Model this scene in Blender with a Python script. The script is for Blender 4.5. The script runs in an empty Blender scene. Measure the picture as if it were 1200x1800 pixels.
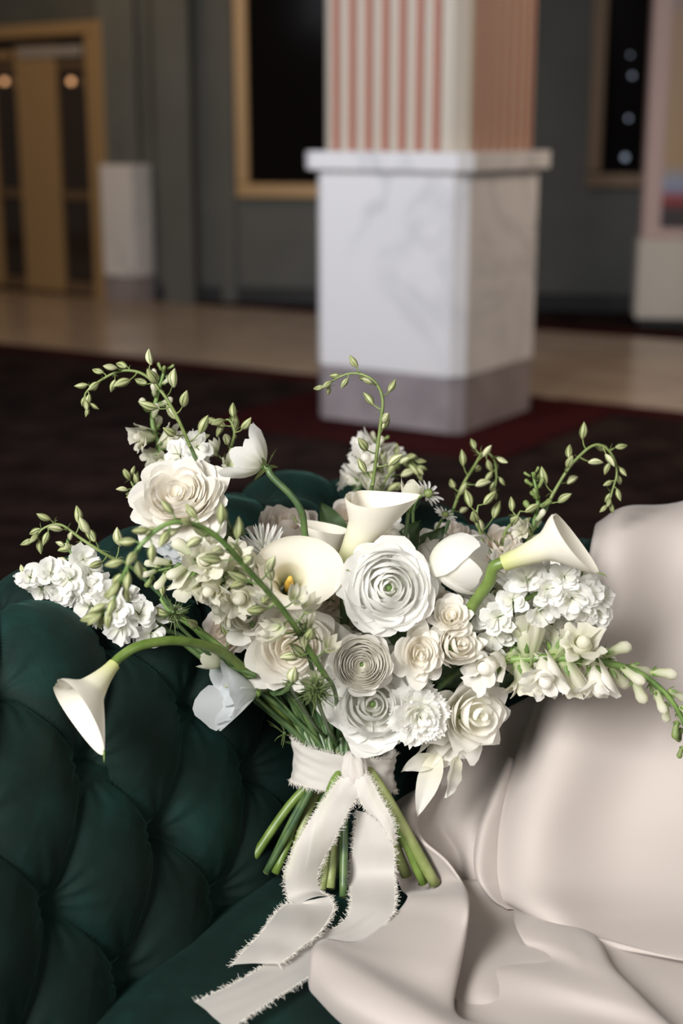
import bpy, math, random
import numpy as np
from mathutils import Matrix, Vector
random.seed(7); rng = np.random.default_rng(7)
SC = bpy.context.scene; COL = SC.collection
# ---------------------------------------------------------------- camera, light, exposure
TH = math.radians(15); F = 2500.0; CH = 1.2
cd = bpy.data.cameras.new('camera'); cam = bpy.data.objects.new('camera', cd); COL.objects.link(cam)
cam.location = (0, 0, CH); cam.rotation_euler = (math.radians(75), 0, 0)
cd.sensor_fit = 'VERTICAL'; cd.sensor_height = 36; cd.sensor_width = 24; cd.lens = 50
cd.clip_start = .05; cd.clip_end = 60
cd.dof.use_dof = True; cd.dof.focus_distance = 1.31; cd.dof.aperture_fstop = 3.6
SC.camera = cam
SC.view_settings.view_transform = 'Standard'; SC.view_settings.look = 'None'
SC.view_settings.gamma = 1; SC.view_settings.exposure = 0.0; SC.view_settings.use_curve_mapping = False
W = bpy.data.worlds.new('world'); SC.world = W; W.use_nodes = True
W.node_tree.nodes['Background'].inputs[0].default_value = (.85, .76, .70, 1)
W.node_tree.nodes['Background'].inputs[1].default_value = .08
def area(name, loc, target, sx, sy, power, color, spread=180):
    l = bpy.data.lights.new(name, 'AREA'); l.shape = 'RECTANGLE'; l.size = sx; l.size_y = sy; l.spread = math.radians(spread)
    l.energy = power; l.color = color
    o = bpy.data.objects.new(name, l); COL.objects.link(o); o.location = loc
    o.rotation_euler = (Vector(target) - Vector(loc)).to_track_quat('-Z', 'Y').to_euler()
    return o
area('window_light', (-1.75, -1.35, 2.6), (.05, 1.35, .8), 1.2, 1.6, 255, (1.0, .985, .955))
area('front_fill_light', (1.5, -1.3, 2.1), (.1, 1.4, .8), 1.8, 1.6, 34, (1.0, .93, .86))  # added soft fill from front right, lifts the shadows between petals
area('hall_light', (3.2, 6.0, 3.0), (.9, 6.6, .6), 1.5, 1.5, 26, (1.0, .8, .62), 110)
area('hall_window_light', (-2.6, 3.0, 3.0), (.2, 6.2, .8), 1.4, 1.4, 30, (.86, .9, 1.0), 75)
area('door_light', (-2.6, 8.6, 3.1), (-1.9, 10.3, .8), 1.0, 1.0, 22, (1.0, .72, .42))

# ---------------------------------------------------------------- helpers
def ray(px, py):
    a = (px-600)/F; b = -(py-900)/F
    return np.array([a, math.cos(TH)+b*math.sin(TH), -math.sin(TH)+b*math.cos(TH)])
C0 = np.array([0, 0, CH])
def P(px, py, d): return C0 + d*ray(px, py)
def onz(px, py, z=0.0):
    r = ray(px, py); return C0 + r*(z-CH)/r[2]
def dseat(py, z=.5): return (CH-z)/(math.sin(TH)+(py-900)/F*math.cos(TH))
def SQ(px, py, h): return (px, py, dseat(py, .5+h))
CR = np.array([1., 0, 0]); CU = np.array([0, math.sin(TH), math.cos(TH)]); CB = -np.array([0, math.cos(TH), -math.sin(TH)])
def cdir(x, y, z):                                   # direction: right, up, towards the lens side
    v = x*CR+y*CU+z*CB; return v/np.linalg.norm(v)
def unit(v): v = np.asarray(v, float); return v/max(1e-9, np.linalg.norm(v))
def sms(a, b, x): t = np.clip((x-a)/(b-a), 0, 1); return t*t*(3-2*t)
def tag(o, label=None, cat=None, group=None, kind=None):
    if label: o['label'] = label
    if cat: o['category'] = cat
    if group: o['group'] = group
    if kind: o['kind'] = kind
    return o
def empty(name, loc, label=None, cat=None, group=None, kind=None):
    o = bpy.data.objects.new(name, None); COL.objects.link(o); o.location = tuple(loc)
    o.empty_display_size = .02
    return tag(o, label, cat, group, kind)
class MB:
    def __init__(s): s.v = []; s.f = []; s.uv = []; s.n = 0
    def grid(s, V, closeu=False, uvs=None):
        nu, nv = V.shape[:2]
        s.v.append(V.reshape(-1, 3))
        U, T = np.meshgrid(np.linspace(0, 1, nu), np.linspace(0, 1, nv), indexing='ij')
        s.uv.append(np.stack([U.ravel(), T.ravel()], 1) if uvs is None else uvs)
        i = np.arange(nu if closeu else nu-1)[:, None]; j = np.arange(nv-1)[None, :]
        i2 = (i+1) % nu
        q = np.stack([i*nv+j, i2*nv+j, i2*nv+j+1, i*nv+j+1], -1).reshape(-1, 4)+s.n
        s.f.append(q); s.n += nu*nv; return s
    def tube(s, pts, rad, n=7, res=6, cap=True):
        p = crom(np.array(pts, float), res); m = len(p)
        r = np.interp(np.linspace(0, 1, m), np.linspace(0, 1, len(np.atleast_1d(rad))), np.atleast_1d(rad)) if np.ndim(rad) else np.full(m, rad)
        t = np.gradient(p, axis=0); t /= np.linalg.norm(t, axis=1)[:, None]+1e-12
        a = np.cross(t[0], [0.3, 0.2, 1.]); a = unit(a) if np.linalg.norm(a) > 1e-3 else np.array([1., 0, 0])
        V = np.zeros((n, m, 3)); an = np.arange(n)/n*2*math.pi
        for k in range(m):
            a = unit(a-t[k]*np.dot(a, t[k])); b = np.cross(t[k], a)
            V[:, k] = p[k]+r[k]*(np.cos(an)[:, None]*a+np.sin(an)[:, None]*b)
        if cap:
            V = np.concatenate([np.repeat(p[None, :1], n, 0), V, np.repeat(p[None, -1:], n, 0)], 1)
        s.grid(V, True); return s
    def box(s, o, ex, ey, ez):
        o = np.asarray(o, float); ex, ey, ez = map(lambda a: np.asarray(a, float), (ex, ey, ez))
        if np.dot(np.cross(ex, ey), ez) < 0: ex, ey = ey, ex
        c = np.array([o, o+ex, o+ex+ey, o+ey, o+ez, o+ex+ez, o+ex+ey+ez, o+ey+ez])
        s.v.append(c); s.uv.append(np.zeros((8, 2)))
        s.f.append(np.array([[0, 3, 2, 1], [4, 5, 6, 7], [0, 1, 5, 4], [1, 2, 6, 5], [2, 3, 7, 6], [3, 0, 4, 7]])+s.n); s.n += 8
        return s
    def mesh(s, name, mat, smooth=True, org=None):
        v = np.concatenate(s.v); f = np.concatenate(s.f); uv = np.concatenate(s.uv)
        if org is not None: v = v-np.asarray(org)
        me = bpy.data.meshes.new(name)
        me.vertices.add(len(v)); me.vertices.foreach_set('co', v.astype(np.float32).ravel())
        me.loops.add(f.size); me.loops.foreach_set('vertex_index', f.ravel().astype(np.int32))
        me.polygons.add(len(f)); me.polygons.foreach_set('loop_start', np.arange(0, f.size, 4, dtype=np.int32))
        me.polygons.foreach_set('loop_total', np.full(len(f), 4, np.int32))
        me.update(calc_edges=True); me.validate()
        l = me.uv_layers.new(name='UVMap')
        if len(l.data) == f.size: l.data.foreach_set('uv', uv[f.ravel()].astype(np.float32).ravel())
        me.polygons.foreach_set('use_smooth', np.full(len(me.polygons), smooth))
        me.materials.append(mat); return me
    def build(s, name, mat, parent=None, smooth=True, org=None, bevel=0):
        if parent is not None and org is None: org = worldloc(parent)
        o = bpy.data.objects.new(name, s.mesh(name, mat, smooth, org)); COL.objects.link(o)
        if parent is not None: o.parent = parent
        elif org is not None: o.location = tuple(org)
        if bevel:
            m = o.modifiers.new('bevel', 'BEVEL'); m.width = bevel; m.segments = 2; m.limit_method = 'ANGLE'
        return o
def worldloc(o):
    l = np.array(o.location, float)
    while o.parent: o = o.parent; l = l+np.array(o.location, float)
    return l
def crom(p, res):
    if len(p) < 3:
        return np.array([p[0]+(p[-1]-p[0])*t for t in np.linspace(0, 1, max(2, res))])
    q = np.concatenate([[2*p[0]-p[1]], p, [2*p[-1]-p[-2]]]); out = []
    for i in range(1, len(q)-2):
        t = np.linspace(0, 1, res, endpoint=False)[:, None]
        a, b, c, d = q[i-1], q[i], q[i+1], q[i+2]
        out.append(.5*((2*b)+(-a+c)*t+(2*a-5*b+4*c-d)*t*t+(-a+3*b-3*c+d)*t**3))
    return np.concatenate(out+[p[-1:]])
def surf(rows, ru=8, rv=8):
    A = np.array(rows, float)                         # R x C x 3 control net, splined both ways
    B = np.stack([crom(A[:, j], ru) for j in range(A.shape[1])], 1)
    return np.stack([crom(B[i], rv) for i in range(B.shape[0])], 0)
def wob(u, v, seed, fr=3.0):
    r = np.random.default_rng(seed); o = 0
    for k in range(4):
        a, b, c = r.uniform(-1, 1)*fr*(k+1)*.6, r.uniform(-1, 1)*fr*(k+1)*.6, r.uniform(0, 6.3)
        o = o+np.sin(a*u*2+b*v*2+c)/(k+1)
    return o*.6

# ---------------------------------------------------------------- materials
def mat(name, col, rough=.5, **kw):
    m = bpy.data.materials.new(name); m.use_nodes = True; nt = m.node_tree
    b = nt.nodes['Principled BSDF']; b.inputs['Base Color'].default_value = (*col, 1)
    b.inputs['Roughness'].default_value = rough
    for k, v in kw.items():
        b.inputs[k.replace('_', ' ')].default_value = v
    return m
def nn(nt, typ, **inp):
    n = nt.nodes.new(typ)
    for k, v in inp.items(): n.inputs[k.replace('_', ' ')].default_value = v
    return n
def ramp(nt, fac, stops):
    r = nt.nodes.new('ShaderNodeValToRGB'); e = r.color_ramp.elements
    while len(e) < len(stops): e.new(.5)
    for k, (p, c) in enumerate(stops): e[k].position = p; e[k].color = (*c, 1)
    nt.links.new(fac, r.inputs[0]); return r.outputs[0]
def bump(nt, b, fac, strength, dist):
    n = nt.nodes.new('ShaderNodeBump'); n.inputs['Strength'].default_value = strength; n.inputs['Distance'].default_value = dist
    nt.links.new(fac, n.inputs['Height']); nt.links.new(n.outputs[0], b.inputs['Normal']); return n
def petal_mat(name, base, tip, trans=.55, tint=(.95, .9, .75)):
    m = mat(name, tip, .55); nt = m.node_tree; b = nt.nodes['Principled BSDF']; out = nt.nodes['Material Output']
    b.inputs['Specular IOR Level'].default_value = .25
    uv = nn(nt, 'ShaderNodeUVMap'); sx = nn(nt, 'ShaderNodeSeparateXYZ'); nt.links.new(uv.outputs[0], sx.inputs[0])
    c = ramp(nt, sx.outputs[1], [(0, base), (.45, tuple(.35*x+.65*y for x, y in zip(base, tip))), (.8, tip)])
    nt.links.new(c, b.inputs['Base Color'])
    mp = nn(nt, 'ShaderNodeMapping'); mp.inputs['Scale'].default_value = (34, 3, 1); nt.links.new(uv.outputs[0], mp.inputs[0])
    nz = nn(nt, 'ShaderNodeTexNoise', Scale=1.0, Detail=2.0); nt.links.new(mp.outputs[0], nz.inputs[0])
    bump(nt, b, nz.outputs[0], .25, .0006)
    tr = nn(nt, 'ShaderNodeBsdfTranslucent'); tr.inputs[0].default_value = (*tint, 1); nt.links.new(c, tr.inputs[0])
    mx = nn(nt, 'ShaderNodeMixShader'); mx.inputs[0].default_value = trans
    nt.links.new(b.outputs[0], mx.inputs[1]); nt.links.new(tr.outputs[0], mx.inputs[2]); nt.links.new(mx.outputs[0], out.inputs[0])
    return m
def green_mat(name, a, b_, rough=.45, scale=60, trans=.15):
    m = mat(name, a, rough); nt = m.node_tree; b = nt.nodes['Principled BSDF']
    tc = nn(nt, 'ShaderNodeTexCoord'); nz = nn(nt, 'ShaderNodeTexNoise', Scale=float(scale), Detail=3.0)
    nt.links.new(tc.outputs['Object'], nz.inputs[0])
    nt.links.new(ramp(nt, nz.outputs[0], [(.35, a), (.65, b_)]), b.inputs['Base Color'])
    bump(nt, b, nz.outputs[0], .2, .0008); return m
def bud_mat(name, green, cream):
    m = mat(name, green, .5); nt = m.node_tree; b = nt.nodes['Principled BSDF']
    uv = nn(nt, 'ShaderNodeUVMap'); sx = nn(nt, 'ShaderNodeSeparateXYZ'); nt.links.new(uv.outputs[0], sx.inputs[0])
    mu = nn(nt, 'ShaderNodeMath'); mu.operation = 'MULTIPLY'; mu.inputs[1].default_value = 2*math.pi*5; nt.links.new(sx.outputs[0], mu.inputs[0])
    si = nn(nt, 'ShaderNodeMath'); si.operation = 'SINE'; nt.links.new(mu.outputs[0], si.inputs[0])
    nt.links.new(ramp(nt, si.outputs[0], [(0.0, cream), (.55, tuple((x+y)/2 for x, y in zip(green, cream))), (.8, green)]), b.inputs['Base Color'])
    return m
M = {}
M['white'] = petal_mat('petal_white', (.86, .84, .66), (.925, .91, .865))
M['warm'] = petal_mat('petal_warm_white', (.88, .82, .67), (.92, .895, .84))
M['blush'] = petal_mat('petal_blush', (.84, .75, .60), (.90, .845, .785))
M['cool'] = petal_mat('petal_cool_white', (.70, .74, .66), (.80, .83, .85))
M['pure'] = petal_mat('petal_pure_white', (.86, .87, .72), (.93, .925, .905))
M['greenish'] = petal_mat('petal_green_white', (.50, .58, .28), (.80, .79, .66))
M['calla'] = petal_mat('spathe_cream', (.55, .58, .22), (.86, .82, .72), .25)
M['snap'] = petal_mat('snapdragon_cream', (.44, .54, .20), (.85, .83, .72))
M['stem'] = green_mat('stem_green', (.085, .145, .022), (.15, .22, .05), .4)
M['stem_pale'] = green_mat('stem_pale_green', (.17, .21, .065), (.26, .29, .12), .45)
M['stem_dark'] = green_mat('stem_dark_green', (.035, .075, .03), (.08, .13, .04), .4)
M['leaf'] = green_mat('leaf_dark_green', (.022, .05, .02), (.05, .09, .03), .42, 40)
M['sepal'] = green_mat('sepal_green', (.11, .16, .04), (.20, .25, .085), .5)
M['calyx'] = green_mat('calyx_green', (.07, .14, .03), (.15, .24, .06), .45)
M['bud'] = bud_mat('bud_striped', (.075, .11, .025), (.33, .35, .17))
M['budpale'] = bud_mat('bud_pale', (.15, .20, .055), (.48, .48, .30))
M['yellow'] = mat('spadix_yellow', (.62, .38, .06), .7)
M['feather'] = mat('feather_green', (.075, .11, .03), .6)

def velvet():
    m = mat('velvet_green', (.004, .030, .024), .75); nt = m.node_tree; b = nt.nodes['Principled BSDF']
    b.inputs['Sheen Weight'].default_value = .30; b.inputs['Sheen Roughness'].default_value = .3
    b.inputs['Sheen Tint'].default_value = (.11, .31, .26, 1); b.inputs['Specular IOR Level'].default_value = .2
    tc = nn(nt, 'ShaderNodeTexCoord')
    n1 = nn(nt, 'ShaderNodeTexNoise', Scale=9.0, Detail=5.0, Roughness=.6); nt.links.new(tc.outputs['Object'], n1.inputs[0])
    nt.links.new(ramp(nt, n1.outputs[0], [(.3, (.0010, .006, .0048)), (.5, (.002, .012, .0095)), (.7, (.004, .026, .021))]), b.inputs['Base Color'])
    n2 = nn(nt, 'ShaderNodeTexNoise', Scale=900.0, Detail=2.0); nt.links.new(tc.outputs['Object'], n2.inputs[0])
    b2 = bump(nt, b, n2.outputs[0], .35, .0006)
    n3 = nn(nt, 'ShaderNodeTexNoise', Scale=26.0, Detail=4.0); nt.links.new(tc.outputs['Object'], n3.inputs[0])
    b3 = nn(nt, 'ShaderNodeBump', Strength=.35, Distance=.004); nt.links.new(n3.outputs[0], b3.inputs['Height']); nt.links.new(b3.outputs[0], b2.inputs['Normal'])
    return m
M['velvet'] = velvet()
def cloth_mat(name, col, trans=0, alpha=1, weave=1400., bs=.15):
    m = mat(name, col, .6); nt = m.node_tree; b = nt.nodes['Principled BSDF']; out = nt.nodes['Material Output']
    b.inputs['Sheen Weight'].default_value = .15; b.inputs['Specular IOR Level'].default_value = .3
    tc = nn(nt, 'ShaderNodeTexCoord'); n2 = nn(nt, 'ShaderNodeTexNoise', Scale=weave, Detail=2.0); nt.links.new(tc.outputs['Object'], n2.inputs[0])
    bump(nt, b, n2.outputs[0], bs, .0004)
    last = b.outputs[0]
    if trans:
        tr = nn(nt, 'ShaderNodeBsdfTranslucent'); tr.inputs[0].default_value = (*col, 1)
        mx = nn(nt, 'ShaderNodeMixShader'); mx.inputs[0].default_value = trans
        nt.links.new(last, mx.inputs[1]); nt.links.new(tr.outputs[0], mx.inputs[2]); last = mx.outputs[0]
    if alpha < 1:
        tp = nn(nt, 'ShaderNodeBsdfTransparent'); mx = nn(nt, 'ShaderNodeMixShader'); mx.inputs[0].default_value = alpha
        nt.links.new(tp.outputs[0], mx.inputs[1]); nt.links.new(last, mx.inputs[2]); last = mx.outputs[0]
    nt.links.new(last, out.inputs[0]); return m
M['satin'] = cloth_mat('satin_ivory', (.40, .355, .33))
M['chiffon'] = cloth_mat('chiffon_white', (.74, .70, .66), .3, .80, 2500., .3)
M['thread'] = cloth_mat('chiffon_thread', (.66, .63, .58), .3)
def marble():
    m = mat('marble_white', (.6, .58, .58), .25); nt = m.node_tree; b = nt.nodes['Principled BSDF']
    tc = nn(nt, 'ShaderNodeTexCoord')
    n1 = nn(nt, 'ShaderNodeTexNoise', Scale=1.3, Detail=6.0, Roughness=.55, Distortion=.9); nt.links.new(tc.outputs['Object'], n1.inputs[0])
    c1 = ramp(nt, n1.outputs[0], [(.455, (.62, .60, .60)), (.495, (.42, .415, .43)), (.52, (.585, .57, .575)), (.7, (.63, .61, .61))])
    n2 = nn(nt, 'ShaderNodeTexNoise', Scale=.9, Detail=4.0); nt.links.new(tc.outputs['Object'], n2.inputs[0])
    c2 = ramp(nt, n2.outputs[0], [(.42, (1, 1, 1)), (.6, (0, 0, 0))])
    mx = nn(nt, 'ShaderNodeMix'); mx.data_type = 'RGBA'; mx.inputs[7].default_value = (.62, .60, .60, 1)
    nt.links.new(c2, mx.inputs[0]); nt.links.new(c1, mx.inputs[6]); nt.links.new(mx.outputs[2], b.inputs['Base Color']); return m
M['marble'] = marble()
def noisy(name, a, b_, scale, rough, detail=4.):
    m = mat(name, a, rough); nt = m.node_tree; b = nt.nodes['Principled BSDF']; tc = nn(nt, 'ShaderNodeTexCoord')
    nz = nn(nt, 'ShaderNodeTexNoise', Scale=float(scale), Detail=detail); nt.links.new(tc.outputs['Object'], nz.inputs[0])
    nt.links.new(ramp(nt, nz.outputs[0], [(.38, a), (.62, b_)]), b.inputs['Base Color']); return m
M['carpet'] = noisy('carpet_dark', (.008, .0045, .0042), (.022, .013, .0105), 5, .95)
M['red'] = noisy('carpet_red', (.024, .0035, .004), (.032, .005, .005), 14, .95)
for k_ in ('carpet', 'red'): M[k_].node_tree.nodes['Principled BSDF'].inputs['Specular IOR Level'].default_value = .04
M['tile'] = noisy('floor_tile_beige', (.27, .20, .145), (.33, .25, .18), 3, .22)
M['wall'] = noisy('wall_sage', (.070, .072, .064), (.085, .086, .077), 2, .6)
M['base'] = mat('baseboard_black', (.012, .013, .015), .4)
M['plinth'] = noisy('stone_lilac_grey', (.21, .18, .185), (.26, .225, .23), 6, .35)
M['creampaint'] = mat('cream_paint', (.43, .375, .305), .45)
M['coral'] = mat('coral_paint', (.31, .095, .055), .5)
M['gold'] = mat('brass_frame', (.42, .27, .13), .35, Metallic=.35)
M['bronze'] = mat('bronze_frame', (.16, .105, .06), .4, Metallic=.3)
M['black'] = mat('display_black', (.006, .005, .005), .12, Specular_IOR_Level=.03)
M['glass'] = mat('door_glass', (.03, .022, .018), .06)
M['kick'] = mat('door_panel_dark', (.035, .025, .02), .4)
def glint_mat(name, col, s):
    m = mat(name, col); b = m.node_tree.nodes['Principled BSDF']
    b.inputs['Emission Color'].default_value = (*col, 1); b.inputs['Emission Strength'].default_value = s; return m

# ================================================================ room
Ku = np.array([math.cos(math.radians(-31)), math.sin(math.radians(-31)), 0]); Kv = np.array([-Ku[1], Ku[0], 0]); Z = np.array([0, 0, 1.])
fl = MB().box((-9, -3, -.06), (18, 0, 0), (0, 20, 0), (0, 0, .06)).build('floor', M['carpet'], smooth=False)
tag(fl, 'dark brown patterned carpet across the lobby floor', kind='structure')
def slab(name, o, a, b, z0, z1, m, parent=None, bevel=0):
    o = np.asarray(o, float).copy(); o[2] = z0
    return MB().box(o, a, b, Z*(z1-z0)).build(name, m, parent, smooth=False, bevel=bevel)
S0 = onz(555, 660); S0 = S0-Ku*8.1                                     # near edge of the pale stone walkway
path = empty('floor_walkway', S0, 'pale beige stone walkway crossing the dark carpet', kind='structure')
wd = 2.1
for i in range(16):
    for j in range(3):
        o = S0+Ku*(i*.92+.004)+Kv*(j*wd/3+.004)
        slab('tile', o, Ku*.912, Kv*(wd/3-.008), .001, .008+random.uniform(0, .001), M['tile'], path)
slab('border', S0-Kv*.17, Ku*14.7, Kv*.16, .001, .007, M['red'], path)
slab('border', S0+Kv*(wd+.01), Ku*14.7, Kv*.28, .001, .007, M['red'], path)
# pillar
pe = unit([-.839, .545, 0]); pf = unit([.545, .839, 0]); PK = onz(806, 768); PS = .72
def chamfer(off, z0, z1, c, name, m, parent):
    a, b = -off, PS+off; pts = [(a+c, a), (b-c, a), (b, a+c), (b, b-c), (b-c, b), (a+c, b), (a, b-c), (a, a+c)]
    V = np.array([[PK*[1, 1, 0]+pe*x+pf*y+Z*z for z in (z0, z1)] for x, y in pts])
    cen = PK*[1, 1, 0]+(pe+pf)*PS/2
    V = np.concatenate([np.repeat((cen+Z*z0)[None, None], 8, 0), V, np.repeat((cen+Z*z1)[None, None], 8, 0)], 1)
    return MB().grid(V, True).build(name, m, parent, smooth=False, bevel=.006)
pil = empty('pillar', PK*[1, 1, 0], 'square lobby pillar with white veined marble pedestal and coral striped shaft', kind='structure')
chamfer(-.004, 0, .235, .05, 'plinth', M['plinth'], pil)
chamfer(0, .236, 1.045, .05, 'pedestal', M['marble'], pil)
chamfer(.035, 1.046, 1.12, .05, 'cap', M['marble'], pil)
chamfer(-.025, 1.12, 3.3, .05, 'shaft', M['creampaint'], pil)
for k in range(7):
    x = .125+k*.0775
    V = PK*[1, 1, 0]+pe*(x)+pf*.012+Z*1.12
    MB().box(V, pe*.030, pf*.03, Z*2.1).build('rib', M['coral'], pil, False, bevel=.004)
    V = PK*[1, 1, 0]+pf*(x)+pe*.016+Z*1.12
    MB().box(V, pf*.026, pe*.024, Z*2.1).build('rib', M['coral'], pil, False, bevel=.004)
for a, b in ((pe, pf), (pf, pe)):                                      # red carpet band round the foot
    pass
rb = MB(); w = .34
o = PK*[1, 1, 0]-pe*w-pf*w+Z*.001
rb.box(o, pe*(PS+2*w), pf*w, Z*.007); rb.box(o+pf*w, pe*w, pf*(PS+w), Z*.007); rb.box(o+pf*w+pe*(PS+w), pe*w, pf*(PS+w), Z*.007)
tag(rb.build('carpet_border', M['red'], smooth=False), 'dark red carpet band around the foot of the pillar', kind='structure')
# back wall
A = np.array([-1.32, 10.42, 0]); B = np.array([6.2, 8.95, 0]); wu = unit(B-A); wv = np.array([-wu[1], wu[0], 0])
tag(slab('wall_back', A-wu*.4, wu*9, wv*.15, 0, 3.4, M['wall']), 'sage grey back wall of the lobby', kind='structure')
tag(slab('baseboard_back', A-wv*.025-wu*.4, wu*9, wv*.024, 0, .12, M['base']), 'black baseboard along the back wall', kind='structure')
def atwall(px, off=0):
    r = ray(px, 500); n = wv; t = np.dot(n, A-wv*off-C0)/np.dot(n, r); q = C0+r*t; return np.array([q[0], q[1], 0])
for k, (x0, x1, dp) in enumerate(((228, 256, .05), (300, 352, .14), (392, 418, .03))):
    p0, p1 = atwall(x0), atwall(x1)
    tag(slab('trim_%d' % (k+1), p0-wv*dp, p1-p0, wv*dp, 0, 3.4, M['wall']), 'sage painted pilaster on the back wall', kind='structure')
def poster_case(name, x0, z0, wdt, fm, label, glints):
    p = atwall(x0); e = empty(name, p+Z*z0, label, 'display case')
    fw = .10; H = 2.2
    for o_, a_, b_ in ((p-wv*.06+Z*z0, wu*wdt, Z*fw), (p-wv*.06+Z*(z0+H), wu*wdt, Z*fw)):
        MB().box(o_, a_, wv*.058, b_).build('frame_rail', fm, e, False, bevel=.01)
    for s in (0, wdt-fw): MB().box(p-wv*.06+wu*s+Z*(z0+fw+.002), wu*fw, wv*.058, Z*(H-fw-.004)).build('frame_stile', fm, e, False, bevel=.01)
    MB().box(p-wv*.03+wu*fw+Z*(z0+fw), wu*(wdt-2*fw), wv*.028, Z*(H-fw)).build('panel', M['black'], e, False)
    for k, (s, z, r) in enumerate(glints):
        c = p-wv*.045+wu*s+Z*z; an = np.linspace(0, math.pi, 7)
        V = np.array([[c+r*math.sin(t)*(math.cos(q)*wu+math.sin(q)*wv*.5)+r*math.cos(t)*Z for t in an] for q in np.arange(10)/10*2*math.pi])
        MB().grid(V, True).build('lamp_glint', glint_mat('case_glint_%d%d' % (int(x0), k), (.55, .65, .8), .28), e)  # glowing bead standing in for a lamp reflected in the case glass
poster_case('display_case', 421, .745, 1.15, M['gold'], 'brass framed black display case on the wall behind the pillar', [])
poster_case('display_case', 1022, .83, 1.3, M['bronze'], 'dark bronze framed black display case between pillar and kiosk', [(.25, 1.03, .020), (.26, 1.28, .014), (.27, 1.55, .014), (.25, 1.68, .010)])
# glazed door on the left
DR = onz(262, 532); DL = onz(0, 507); du = unit(DL-DR); dv = np.array([du[1], -du[0], 0]); dv = dv if dv[1] > 0 else -dv
ctr = DR
def atdoor(px):
    r = ray(px, 500); t = np.dot(dv, DR-C0)/np.dot(dv, r); q = C0+r*t; return np.array([q[0], q[1], 0])
tag(slab('wall_left', DR+dv*.10, du*11, dv*.15, 0, 3.4, M['wall']), 'olive grey wall around the glazed doors', kind='structure')
door = empty('door_1', atdoor(100), 'brass framed glazed double doors with dark panes', kind='structure')
def dbar(x0, x1, z0, z1, dp, name, m, th=.05):
    p0, p1 = atdoor(x0), atdoor(x1)
    return MB().box(p0-dv*dp+Z*z0, p1-p0, dv*th, Z*(z1-z0)).build(name, m, door, False, bevel=.008)
dbar(-160, 204, 1.86, 1.95, .06, 'frame_head', M['gold'], .1)
dbar(176, 204, 0, 1.86, .06, 'frame_jamb', M['gold'], .1); dbar(-160, -125, 0, 1.86, .06, 'frame_jamb', M['gold'], .1)
dbar(-120, 176, 0, 1.855, -.05, 'backing', M['kick'], .03)
for x0, x1 in ((-120, -90), (-60, 10), (52, 118)): dbar(x0, x1, .02, 1.80, .03, 'stile', M['gold'], .06)
for x0, x1 in ((11, 51), (119, 175)):
    dbar(x0, x1, .78, 1.62, 0, 'pane', M['glass'], .02); dbar(x0, x1, .12, .70, 0, 'pane', M['glass'], .02)
    dbar(x0, x1, .705, .775, .02, 'rail', M['bronze'], .05); dbar(x0, x1, .02, .11, .02, 'rail', M['bronze'], .05)
    dbar(x0, x1, 1.63, 1.70, .0, 'rail', M['bronze'], .05)
dbar(62, 168, 1.715, 1.79, .05, 'closer', mat('closer_grey', (.28, .25, .23), .4), .07)
dbar(-40, 45, 1.715, 1.77, .05, 'closer', M['gold'], .07)
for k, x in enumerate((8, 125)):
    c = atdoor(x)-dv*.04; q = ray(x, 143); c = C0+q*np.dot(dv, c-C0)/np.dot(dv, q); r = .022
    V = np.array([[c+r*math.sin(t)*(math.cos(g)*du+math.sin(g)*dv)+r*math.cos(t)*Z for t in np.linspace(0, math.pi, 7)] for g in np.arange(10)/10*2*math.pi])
    MB().grid(V, True).build('lamp_glint', glint_mat('door_glint%d' % k, (.8, .42, .2), 1.5), door)  # emissive beads in place of bulb reflections on the door panes
p0, p1 = atdoor(206), atdoor(258)
wn = empty('trim_5', p0, 'white veined marble block beside the glazed doors', kind='structure')
slab('plinth', p0-dv*.12, p1-p0, dv*.2, 0, .185, M['plinth'], wn); slab('block', p0-dv*.13, (p1-p0)*1.02, dv*.22, .187, .97, M['marble'], wn, .01)
# kiosk on the right
kd = 9.0; k0 = P(1116, 555, kd); kz = 0; k0[2] = 0
kio = empty('display_kiosk', k0, 'white lobby display kiosk with colourful picture panel at the right edge', 'kiosk')
kx = unit([1, -.12, 0]); ky = np.array([.12, 1, 0]); ky = unit(ky)
slab('foot', k0+kx*.03+ky*.03, kx*1.14, ky*.27, 0, .05, M['base'], kio)
slab('cabinet', k0, kx*1.2, ky*.32, .05, .55, mat('kiosk_white', (.50, .46, .41), .4), kio, .01)
slab('surround', k0+kx*.02+ky*.05, kx*1.16, ky*.24, .55, 2.6, mat('kiosk_pink', (.46, .33, .31), .45), kio, .01)
pm = mat('kiosk_picture', (.4, .25, .12), .4); nt = pm.node_tree; bb = nt.nodes['Principled BSDF']; tc = nn(nt, 'ShaderNodeTexCoord')
sp = nn(nt, 'ShaderNodeSeparateXYZ'); nt.links.new(tc.outputs['Object'], sp.inputs[0]); mr = nn(nt, 'ShaderNodeMapRange'); mr.inputs[1].default_value = .5; mr.inputs[2].default_value = 2.2
nt.links.new(sp.outputs[2], mr.inputs[0])
nt.links.new(ramp(nt, mr.outputs[0], [(.0, (.02, .012, .012)), (.13, (.03, .02, .025)), (.17, (.25, .02, .02)), (.22, (.22, .28, .42)), (.3, (.35, .24, .13)), (.8, (.33, .22, .15)), (1, (.15, .2, .32))]), bb.inputs['Base Color'])
slab('picture', k0+kx*.13+ky*.03, kx*.95, ky*.019, .62, 2.5, pm, kio)

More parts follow.
